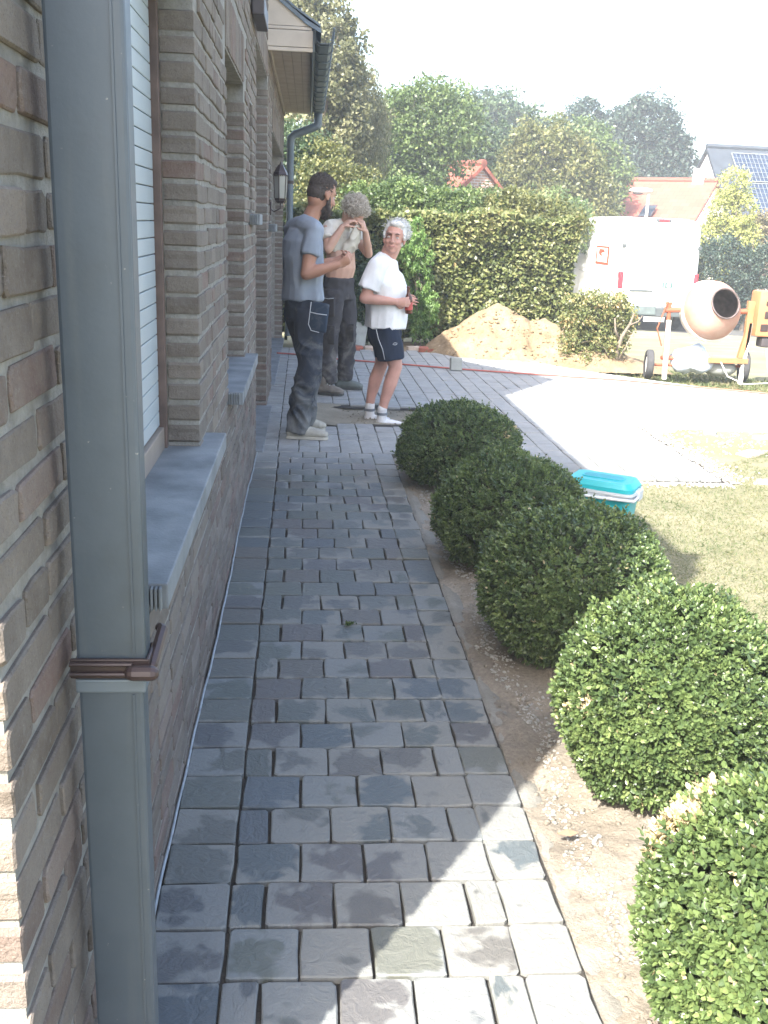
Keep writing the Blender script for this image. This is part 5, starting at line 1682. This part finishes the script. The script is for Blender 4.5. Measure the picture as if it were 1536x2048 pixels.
def shoe(parent, heel, toe, wdt, mat, solemat, hgt_=.075, z0=0.0, lace=None):
    h = Vector((heel[0], heel[1], z0)); t = Vector((toe[0], toe[1], z0)); d = (t - h).normalized(); L = (t - h).length; s = Vector((-d.y, d.x, 0))
    mb = MB()
    P_ = lambda a, z: h + d * L * a + Vector((0, 0, z))
    mb.tube([P_(.10, .05), P_(.3, .055), P_(.55, .05), P_(.78, .042), P_(.90, .038)], [.040, .048, .043, .034, .026], 14, side=s, ratio=[wdt / .09 * .85, wdt / .09 * .80, wdt / .09 * .92, wdt / .09 * 1.28, wdt / .09 * 1.4], round_caps=True)
    mb.tube([P_(.22, .06), P_(.2, hgt_ + .02)], [.038, .034], 12, side=s, ratio=1.0, round_caps=True)
    o = solid('shoe', mb, mat, parent, .006, 4, .0015, 30)
    n = 9; pts = []
    for i, (a, w) in enumerate(((0, .55), (.12, .80), (.3, .78), (.5, .82), (.7, 1.0), (.88, .85), (.98, .5))): pts.append((a, w * wdt / 2))
    poly = [h + d * L * a + s * w for a, w in pts] + [h + d * L * a - s * w for a, w in pts[::-1]]
    sb = MB().poly([p + Vector((0, 0, .004)) for p in poly], (0, 0, .020))
    so = sb.mesh('sole', solemat); so.transform(Matrix.Translation(-parent.location)); link('sole', so, o)
    if lace:
        for k in range(4):
            a = .38 + .09 * k
            c = P_(a, .108 - .013 * k)
            lb = MB().tube([c + s * .022 - Vector((0, 0, .006)), c + Vector((0, 0, .002)), c - s * .022 - Vector((0, 0, .006))], .0035, 6)
            lm = lb.mesh('lace', lace, True); lm.transform(Matrix.Translation(-parent.location)); link('lace', lm, o)
    return o


def strands(name, H, c, r, n, L, mat, parent, seed, cond, comb=(-.5, 0, -.5), w=.0035, wave=.25):
    q = np.random.default_rng(seed)
    d = unit(n, q)
    ok = np.array([cond(v) for v in d]); d = d[ok]; n = len(d)
    P = d * np.array(r) * 0.97 + np.array(c)
    D = d * .35 + np.array(comb) + q.normal(size=(n, 3)) * wave
    A = np.array(H)
    P = P @ A[:3, :3].T + A[:3, 3] - np.array(parent.location); D = D @ A[:3, :3].T; N = d @ A[:3, :3].T
    o = link(name, leaf_mesh(name, P, D, N, L * q.uniform(.6, 1.3, n), w, mat, q.random(n), four=False), parent)
    return o


MAT['eyewhite'] = simple('eye_white', (.50, .45, .41), .3)
MAT['lidskin'] = simple('eyelid', (.30, .15, .11), .6)
MAT['iris'] = simple('eye_iris', (.04, .03, .025), .2)
MAT['brow'] = simple('brow_hair', (.12, .09, .07), .8)
MAT['lips'] = simple('lips', (.42, .17, .14), .5)
skin1 = skin_mat('tanned_skin', (.36, .185, .125)); skin2 = skin_mat('fair_skin', (.47, .28, .205)); skin3 = skin_mat('ruddy_skin', (.47, .255, .20))

# ---------- bearded man on the path
m1 = empty('person', (.03, 7.25, 0), 0, 'tall bearded man in grey t-shirt and dusty dark work trousers, nearest the wall', 'person', 'three men talking on the terrace')
f = Vector((.87, .5, 0)); l = Vector((-.5, .87, 0)); Z = Vector((0, 0, 1))
H1 = frame((.125, 7.27, 1.722), (.80, .52, -.30), s=1.06)
b = MB(); head(b, H1)
limb(b, [(.02, 7.25, 1.50), (.055, 7.255, 1.58), (.095, 7.265, 1.66)], [.066, .058, .060])
limb(b, [(.0, 7.25, 1.0), (.0, 7.25, 1.2), (-.005, 7.25, 1.38), (.0, 7.25, 1.49)], [.095, .10, .105, .07], side=l, ratio=[1.4, 1.4, 1.55, 1.9])
shR, elR, wrR = Vector((.075, 7.095, 1.475)), Vector((.02, 7.03, 1.185)), Vector((.235, 7.02, 1.255))
shL, elL, wrL = Vector((-.075, 7.405, 1.475)), Vector((-.02, 7.50, 1.19)), Vector((.20, 7.45, 1.26))
for a, e_, w_ in ((shR, elR, wrR), (shL, elL, wrL)):
    limb(b, [a, (a + e_) / 2, e_], [.058, .052, .042]); limb(b, [e_, e_.lerp(w_, .35), w_], [.043, .043, .029])
hand(b, wrR, (.80, .10, .42), (-.05, .75, .55), -1, .95, 1.05)
hand(b, wrL, (.9, -.2, .2), (0, -.6, .6), 1, .9, 1.05)
for hp, kn, an in (((.035, 7.19, .93), (.055, 7.14, .53), (-.03, 7.14, .09)), ((-.04, 7.32, .93), (.06, 7.38, .51), (.03, 7.42, .09))):
    limb(b, [hp, kn, an], [.070, .055, .038])
b1 = solid('body', b, skin1, m1, .0065, 5)
# t-shirt
b = MB()
cut(b, [(.002, 7.25, .995), (.0, 7.25, 1.10), (-.005, 7.25, 1.30), (-.006, 7.25, 1.40), (.0, 7.25, 1.47)], [.137, .127, .129, .122, .085], side=l, ratio=[1.35, 1.38, 1.45, 1.55, 1.75])
limb(b, [shL, (.01, 7.25, 1.505), shR], [.070, .082, .070])
for a, e_ in ((shR, elR), (shL, elL)):
    cut(b, [a, a.lerp(e_, .28), a.lerp(e_, .57)], [.068, .070, .070])
    b.ell(a, (.066, .066, .066))
b.tube([(.015, 7.25, 1.50), (.045, 7.255, 1.555)], [.080, .068], 14)
ts1 = solid('t_shirt', b, cloth_mat('grey_jersey', (.25, .285, .335), (.34, .36, .38), .4, 3, (.5, .75)), m1, .0085, 3, .015, 8, (1, 1, .35), seed=3, fmask=lambda c: .35 + .65 * min(1, max(0, (1.5 - c[2]) / .3)))
pr = MB()
for k in range(5): pr.tube([(.135 + .010 * math.sin(k), 7.13 + .03 * k, 1.30 + .012 * k), (.140, 7.145 + .03 * k, 1.38 - .01 * k)], .006, 6)
# trousers
b = MB()
cut(b, [(.0, 7.25, .86), (.0, 7.25, 1.05)], [.122, .120], side=l, ratio=1.36)
cut(b, [(.045, 7.17, .93), (.045, 7.155, .72), (.055, 7.14, .53), (.0, 7.14, .30), (-.03, 7.14, .05)], [.105, .102, .086, .080, .078])
cut(b, [(-.045, 7.33, .93), (.02, 7.36, .72), (.065, 7.38, .52), (.045, 7.40, .30), (.02, 7.42, .055)], [.105, .100, .084, .078, .074])
tr1 = solid('trousers', b, cloth_mat('dark_work_denim', (.032, .038, .052), (.20, .20, .185), .75, 5, (.50, .72), zgrad=(.62, .32)), m1, .0085, 4, .016, 11, (1, 1, .9), seed=7, fmask=lambda c: .35 + (.9 if c[2] < .45 else .25))
# holster pocket
b = MB().rbox((-.055, -.018, -.105), (.075, .018, .10), .016, M=Matrix.Translation((.105, 7.045, .895)) @ Matrix.Rotation(R(-20), 4, 'Z') @ Matrix.Rotation(R(6), 4, 'Y'))
hp = put('holster_pocket', b, cloth_mat('navy_canvas', (.030, .045, .07), (.16, .17, .17), .4, 9), m1)
b = MB(); Mx = Matrix.Translation((.105, 7.045, .895)) @ Matrix.Rotation(R(-20), 4, 'Z') @ Matrix.Rotation(R(6), 4, 'Y')
b.tube([Mx @ Vector(p) for p in ((-.052, -.021, .025), (.0, -.022, .022), (.072, -.021, .025))], .0035, 6); b.tube([Mx @ Vector(p) for p in ((-.053, -.021, .095), (-.055, -.021, -.06), (-.03, -.021, -.10), (.03, -.021, -.104))], .0028, 6)
put('pocket_piping', b, MAT['band'], m1)
pale = simple('pale_canvas_shoe', (.36, .34, .28), .9, var=.25, scale=20, bump=.2); sole = simple('pale_rubber_sole', (.50, .47, .39), .8)
shoe(m1, (-.105, 7.135), (.205, 7.11), .105, pale, sole, .07, lace=MAT['offwhite'])
shoe(m1, (-.04, 7.43), (.19, 7.44), .10, pale, sole, .07)
hair1 = simple('dark_brown_hair', (.060, .045, .037), .75, var=.4, scale=60, bump=.5, bscale=120)
b = MB(); b.ell((-.018, 0, .040), (.092, .0765, .084), M=H1, nu=22, nv=14); b.ell((-.044, 0, .0), (.066, .072, .075), M=H1, nu=18, nv=12); b.ell((.032, 0, .084), (.052, .056, .034), M=H1)
hr = solid('hair', b, hair1, m1, .006, 3, .004, 40, (1, 1, 1))
strands('hair_strands', H1, (-.018, 0, .040), (.095, .079, .088), 3600, .013, hair1, m1, 5, lambda v: v[2] > -.35 and not (v[0] > .45 and v[2] < .35), (.35, 0, .25), .004)
b = MB(); b.ell((.040, 0, -.088), (.052, .053, .044), M=H1, nu=18, nv=12); b.ell((.068, 0, -.105), (.030, .034, .034), M=H1)
for s in (-1, 1): b.tube([(.012, s * .070, -.015), (.022, s * .066, -.05), (.04, s * .052, -.085)], [.010, .014, .02], 8, M=H1, round_caps=True)
b.tube([(.088, -.026, -.062), (.101, 0, -.052), (.088, .026, -.062)], [.006, .008, .006], 8, M=H1, round_caps=True)
solid('beard', b, hair1, m1, .0055, 3, .004, 45, (1, 1, 1))
strands('beard_hair', H1, (.045, 0, -.092), (.056, .056, .05), 1500, .018, hair1, m1, 6, lambda v: v[2] < .35, (.1, 0, -.5), .0035)
eyes(H1, m1)

# ---------- curly haired man wiping his face with his shirt
m2 = empty('person', (.33, 9.28, 0), 0, 'workman with grey curly hair wiping his face with his raised shirt, belly bare', 'person', 'three men talking on the terrace')
f = Vector((.8, -.6, 0)); l = Vector((.6, .8, 0))
H2 = frame((.445, 9.175, 1.615), (.66, -.50, -.55), s=1.04)
b = MB(); head(b, H2)
limb(b, [(.34, 9.27, 1.47), (.375, 9.235, 1.53), (.41, 9.205, 1.58)], [.062, .056, .058])
limb(b, [(.325, 9.28, .96), (.328, 9.28, 1.05), (.340, 9.27, 1.14), (.335, 9.275, 1.25), (.325, 9.285, 1.36), (.325, 9.285, 1.47)], [.108, .112, .124, .118, .108, .07], side=l, ratio=[1.42, 1.38, 1.28, 1.32, 1.5, 1.9])
shR, elR, wrR = Vector((.215, 9.14, 1.475)), Vector((.215, 8.98, 1.305)), Vector((.335, 9.01, 1.495))
shL, elL, wrL = Vector((.425, 9.42, 1.475)), Vector((.590, 9.30, 1.265)), Vector((.545, 9.13, 1.465))
for a, e_, w_ in ((shR, elR, wrR), (shL, elL, wrL)):
    limb(b, [a, (a + e_) / 2, e_], [.055, .048, .040]); limb(b, [e_, e_.lerp(w_, .35), w_], [.041, .040, .028])
hand(b, wrR, (.55, .15, .50), (.55, .35, -.55), -1, .75, 1.0)
hand(b, wrL, (-.32, -.25, .75), (-.6, .5, -.2), 1, .75, 1.0)
for hp_, kn, an in (((.27, 9.21, .93), (.245, 9.14, .53), (.245, 9.12, .09)), ((.385, 9.36, .93), (.42, 9.36, .53), (.415, 9.42, .09))):
    limb(b, [hp_, kn, an], [.068, .052, .036])
solid('body', b, skin2, m2, .0065, 5)
cream_c = cloth_mat('cream_cotton', (.58, .55, .48), (.40, .37, .31), .45, 5)
b = MB()
cut(b, [(.325, 9.285, 1.285), (.322, 9.285, 1.42), (.325, 9.285, 1.465)], [.128, .120, .085], side=l, ratio=[1.30, 1.45, 1.75])
limb(b, [shL, (.335, 9.275, 1.50), shR], [.067, .078, .067])
for a, e_ in ((shR, elR), (shL, elL)):
    cut(b, [a, a.lerp(e_, .30), a.lerp(e_, .58)], [.064, .066, .068]); b.ell(a, (.063, .063, .063))
b.tube([(.34, 9.27, 1.48), (.365, 9.245, 1.535)], [.078, .068], 14)
limb(b, [(.405, 9.205, 1.315), (.440, 9.165, 1.37), (.458, 9.125, 1.44), (.466, 9.105, 1.505)], [.046, .034, .024, .016], side=l, ratio=[2.2, 2.3, 2.5, 2.9])
solid('t_shirt', b, cream_c, m2, .0085, 3, .015, 10, (1, 1, .4), seed=11)
b = MB()
cut(b, [(.325, 9.28, .86), (.328, 9.278, .98), (.332, 9.275, 1.05)], [.122, .124, .126], side=l, ratio=1.36)
cut(b, [(.275, 9.205, .93), (.262, 9.17, .72), (.245, 9.14, .53), (.243, 9.12, .30), (.248, 9.11, .10)], [.102, .096, .082, .074, .072])
cut(b, [(.378, 9.355, .93), (.405, 9.36, .72), (.42, 9.36, .53), (.418, 9.38, .30), (.412, 9.41, .10)], [.102, .096, .082, .074, .070])
tr2 = solid('trousers', b, cloth_mat('charcoal_work_cloth', (.052, .050, .054), (.21, .20, .18), .6, 6, (.52, .72), zgrad=(.62, .22)), m2, .0085, 4, .016, 10, (1, 1, .9), seed=17, fmask=lambda c: .35 + (.9 if c[2] < .42 else .25))
for (cx, cy, cz, a) in ((.235, 9.055, .80, -35), (.245, 9.055, .55, -38), (.43, 9.27, .55, -38)):
    Mx = Matrix.Translation((cx, cy, cz)) @ Matrix.Rotation(R(a), 4, 'Z')
    b = MB().rbox((-.060, -.012, -.085), (.060, .012, .085), .010, M=Mx)
    p_ = put('pocket' if cz > .7 else 'knee_pad', b, bpy.data.materials['charcoal_work_cloth'], m2)
    if cz > .7:
        s_ = MB().tube([Mx @ Vector((-.055, -.014, .075)), Mx @ Vector((.0, -.015, .070)), Mx @ Vector((.055, -.014, .078))], .003, 5)
        sm = s_.mesh('seam', MAT['band'], True); sm.transform(Matrix.Translation(-m2.location)); link('seam', sm, p_)
boot = simple('dusty_work_boot', (.17, .15, .125), .9, var=.35, scale=14, bump=.3); bs_ = simple('boot_sole', (.07, .07, .065), .9)
shoe(m2, (.155, 9.09), (.385, 9.00), .115, boot, bs_, .12, lace=MAT['band'])
shoe(m2, (.325, 9.40), (.585, 9.36), .11, simple('grey_green_boot', (.11, .125, .115), .9, var=.3, scale=14, bump=.3), bs_, .11, lace=MAT['band'])
curl_m = simple('grey_blond_curls', (.50, .45, .38), .7, var=.4, scale=40)
b = MB(); b.ell((-.018, 0, .050), (.112, .100, .092), M=H2, nu=20, nv=12)
solid('hair', b, simple('under_hair', (.30, .265, .22), .85, var=.3, scale=40), m2, .008, 2, .006, 30, (1, 1, 1))
q = np.random.default_rng(12); ub = unit(760, q); cb_ = MB()
for v in ub:
    if v[2] < -.55 or (v[0] > .55 and v[2] < -.05): continue
    ex = q.uniform(.90, 1.12); c = Vector((-.018 + v[0] * .114 * ex, v[1] * .106 * ex, .048 + v[2] * .098 * ex))
    a = Vector(q.normal(size=3)).normalized(); u = a.orthogonal().normalized(); w = a.cross(u); rr = q.uniform(.008, .020)
    ph = q.uniform(0, 6.28)
    cb_.tube([c + (u * math.cos(ph + t) + w * math.sin(ph + t)) * rr + a * .004 * t for t in np.linspace(0, 5.6, 9)], .0024, 4, M=H2, caps=False)
put('curls', cb_, curl_m, m2)

# ---------- white haired older man in shorts, standing in the sand pit
m3 = empty('person', (.66, 8.05, -.062), 0, 'white haired older man in white t-shirt and navy shorts holding a brown bottle', 'person', 'three men talking on the terrace')
l = Vector((.10, .995, 0))
H3 = frame((.712, 8.03, 1.432), (-.22, -.95, .10), s=1.07, roll=R(-5))
b = MB(); head(b, H3)
limb(b, [(.64, 8.06, 1.22), (.672, 8.05, 1.30), (.700, 8.05, 1.37)], [.072, .067, .068])
limb(b, [(.665, 8.05, .70), (.67, 8.05, .85), (.67, 8.05, 1.0), (.63, 8.05, 1.14), (.615, 8.05, 1.21)], [.11, .135, .145, .115, .07], side=l, ratio=[1.4, 1.2, 1.15, 1.4, 1.9])
shR, elR, wrR = Vector((.575, 7.870, 1.222)), Vector((.480, 7.855, .972)), Vector((.715, 7.835, .955))
shL, elL, wrL = Vector((.625, 8.225, 1.218)), Vector((.67, 8.32, .98)), Vector((.80, 8.06, .955))
for a, e_, w_ in ((shR, elR, wrR), (shL, elL, wrL)):
    limb(b, [a, (a + e_) / 2, e_], [.055, .050, .042]); limb(b, [e_, e_.lerp(w_, .35), w_], [.043, .042, .029])
hand(b, wrR, (.97, .10, -.03), (.0, .98, .05), -1, .55, 1.0)
hand(b, wrL, (.35, -.9, .0), (.6, .4, -.2), 1, .7, 1.0)
limb(b, [(.67, 7.965, .70), (.715, 7.955, .56), (.755, 7.95, .435)], [.088, .075, .056])
limb(b, [(.755, 7.95, .435), (.715, 7.95, .29), (.675, 7.95, .15), (.655, 7.95, .04)], [.055, .056, .040, .034])
limb(b, [(.66, 8.13, .70), (.665, 8.125, .56), (.655, 8.12, .435)], [.088, .075, .056])
limb(b, [(.655, 8.12, .435), (.605, 8.12, .29), (.575, 8.12, .15), (.565, 8.12, .04)], [.055, .056, .040, .034])
b.ell((.768, 7.948, .43), (.036, .042, .045)); b.ell((.668, 8.12, .43), (.036, .042, .045))
solid('body', b, skin3, m3, .0065, 5)
b = MB()
cut(b, [(.668, 8.05, .735), (.672, 8.05, .88), (.665, 8.05, 1.01), (.635, 8.05, 1.11), (.615, 8.05, 1.19)], [.166, .168, .174, .160, .105], side=l, ratio=[1.14, 1.12, 1.12, 1.25, 1.75])
limb(b, [shL, (.635, 8.05, 1.235), shR], [.072, .088, .072])
for a, e_ in ((shR, elR), (shL, elL)):
    cut(b, [a, a.lerp(e_, .35), a.lerp(e_, .72)], [.074, .080, .082]); b.ell(a, (.072, .074, .070))
b.tube([(.63, 8.055, 1.15), (.645, 8.055, 1.235), (.672, 8.05, 1.29)], [.14, .112, .080], 16)
solid('t_shirt', b, cloth_mat('white_cotton', (.72, .73, .74), (.60, .58, .54), .3, 4), m3, .0085, 3, .014, 7, (1, 1, .4), seed=23, fmask=lambda c: .4 + .6 * min(1, max(0, (1.25 - c[2]) / .3)))
b = MB()
limb(b, [(.665, 8.05, .68), (.665, 8.05, .80)], [.140, .140], side=l, ratio=1.18)
cut(b, [(.67, 7.965, .74), (.70, 7.955, .60), (.72, 7.95, .49)], [.105, .112, .112])
cut(b, [(.66, 8.13, .74), (.68, 8.13, .60), (.70, 8.13, .50)], [.105, .110, .108])
sh3 = solid('shorts', b, cloth_mat('navy_nylon', (.018, .026, .045)), m3, .0085, 3, .010, 9, (1, 1, .4), seed=29)
put('piping', MB().tube([(.575, 7.90, .76), (.60, 7.865, .66), (.635, 7.845, .58), (.655, 7.845, .50)], .0028, 5), MAT['band'], m3)
put('shorts_emblem', MB().tube([(.715, 7.838, .630), (.732, 7.838, .636), (.750, 7.838, .632)], .0022, 5).tube([(.713, 7.838, .622), (.732, 7.837, .619), (.748, 7.838, .624)], .0022, 5), MAT['band'], m3)
sockm = cloth_mat('white_sock', (.66, .65, .64), (.25, .26, .28), .5, 12)
for (ax_, ay, fx) in ((.655, 7.95, .80), (.565, 8.12, .72)):
    b = MB(); limb(b, [(ax_ + .004, ay, .085), (ax_ + .002, ay, .03), (ax_ + .004, ay, -.02)], [.041, .040, .042]); limb(b, [(ax_ - .01, ay, -.028), (ax_ + .08, ay, -.032), (ax_ + .16, ay - .01, -.040)], [.032, .030, .022], side=(0, 1, 0), ratio=[1.1, 1.4, 1.8])
    so_ = solid('sock', b, sockm, m3, .006, 3, .002, 20)
    bn = MB().lathe([(.0435, .035), (.0445, .040), (.0445, .052), (.0435, .057)], 20, Matrix.Translation((ax_ + .003, ay, 0)))
    bm3 = bn.mesh('sock_stripe', simple('grey_stripe', (.16, .17, .19), .9), True); bm3.transform(Matrix.Translation(-m3.location)); link('sock_stripe', bm3, so_)
white_h = simple('white_hair', (.62, .62, .60), .6, var=.2, scale=50, bump=.4, bscale=120)
b = MB(); b.ell((-.026, 0, .050), (.096, .084, .084), M=H3, nu=22, nv=14); b.ell((-.05, 0, .005), (.066, .080, .075), M=H3); b.ell((.035, .012, .094), (.052, .058, .028), M=H3)
for s in (-1, 1): b.ell((.012, s * .074, .020), (.022, .012, .034), M=H3)
solid('hair', b, white_h, m3, .006, 3, .005, 30, (1, 1, 1))
strands('hair_strands', H3, (-.024, 0, .050), (.102, .090, .092), 2200, .038, white_h, m3, 15, lambda v: v[2] > -.45 and not (v[0] > .4 and v[2] < .45), (-.2, .5, -.1), .0045)
eyes(H3, m3, (-.0035, .001))
put('lips', MB().tube([(.092, -.021, -.066), (.101, 0, -.070), (.092, .021, -.066)], [.003, .0045, .003], 8, M=H3, round_caps=True), MAT['lips'], m3)
# bottle in his hand
bt = empty('bottle', (.838, 7.905, .862), 0, 'brown glass bottle held against the belly of the white haired man', 'bottle')
bt.rotation_euler = (R(3), R(-4), 0)
bg = NT('brown_glass'); bg.set((.12, .035, .015), .12); bg.b.inputs['Transmission Weight'].default_value = .35
MB().lathe([(0, 0), (.028, 0), (.031, .008), (.031, .105), (.026, .130), (.014, .160), (.0125, .200), (.0145, .203), (.0145, .212), (.0, .213)], 20).build('glass_body', bg.m, bt, smooth=True)
MB().lathe([(.0315, .03), (.0318, .032), (.0318, .088), (.0315, .09)], 20).build('label', simple('red_label', (.42, .06, .05), .6), bt)

# ------------------------------------------------------------------ summer haze in the air
hz = MB().box((-60, -3, -6), (90, 95, 13)).mesh('haze', None)
hm = bpy.data.materials.new('haze'); hm.use_nodes = True
ht = hm.node_tree; ht.nodes.clear()
ho = ht.nodes.new('ShaderNodeOutputMaterial'); hv = ht.nodes.new('ShaderNodeVolumePrincipled')
hv.inputs['Color'].default_value = (.90, .95, 1, 1); hv.inputs['Density'].default_value = 0.0033; hv.inputs['Anisotropy'].default_value = 0.2
ht.links.new(hv.outputs[0], ho.inputs['Volume'])
hz.materials.append(hm)
tag(link('haze', hz), 'thin summer haze in the air over the gardens', None, None, 'stuff')
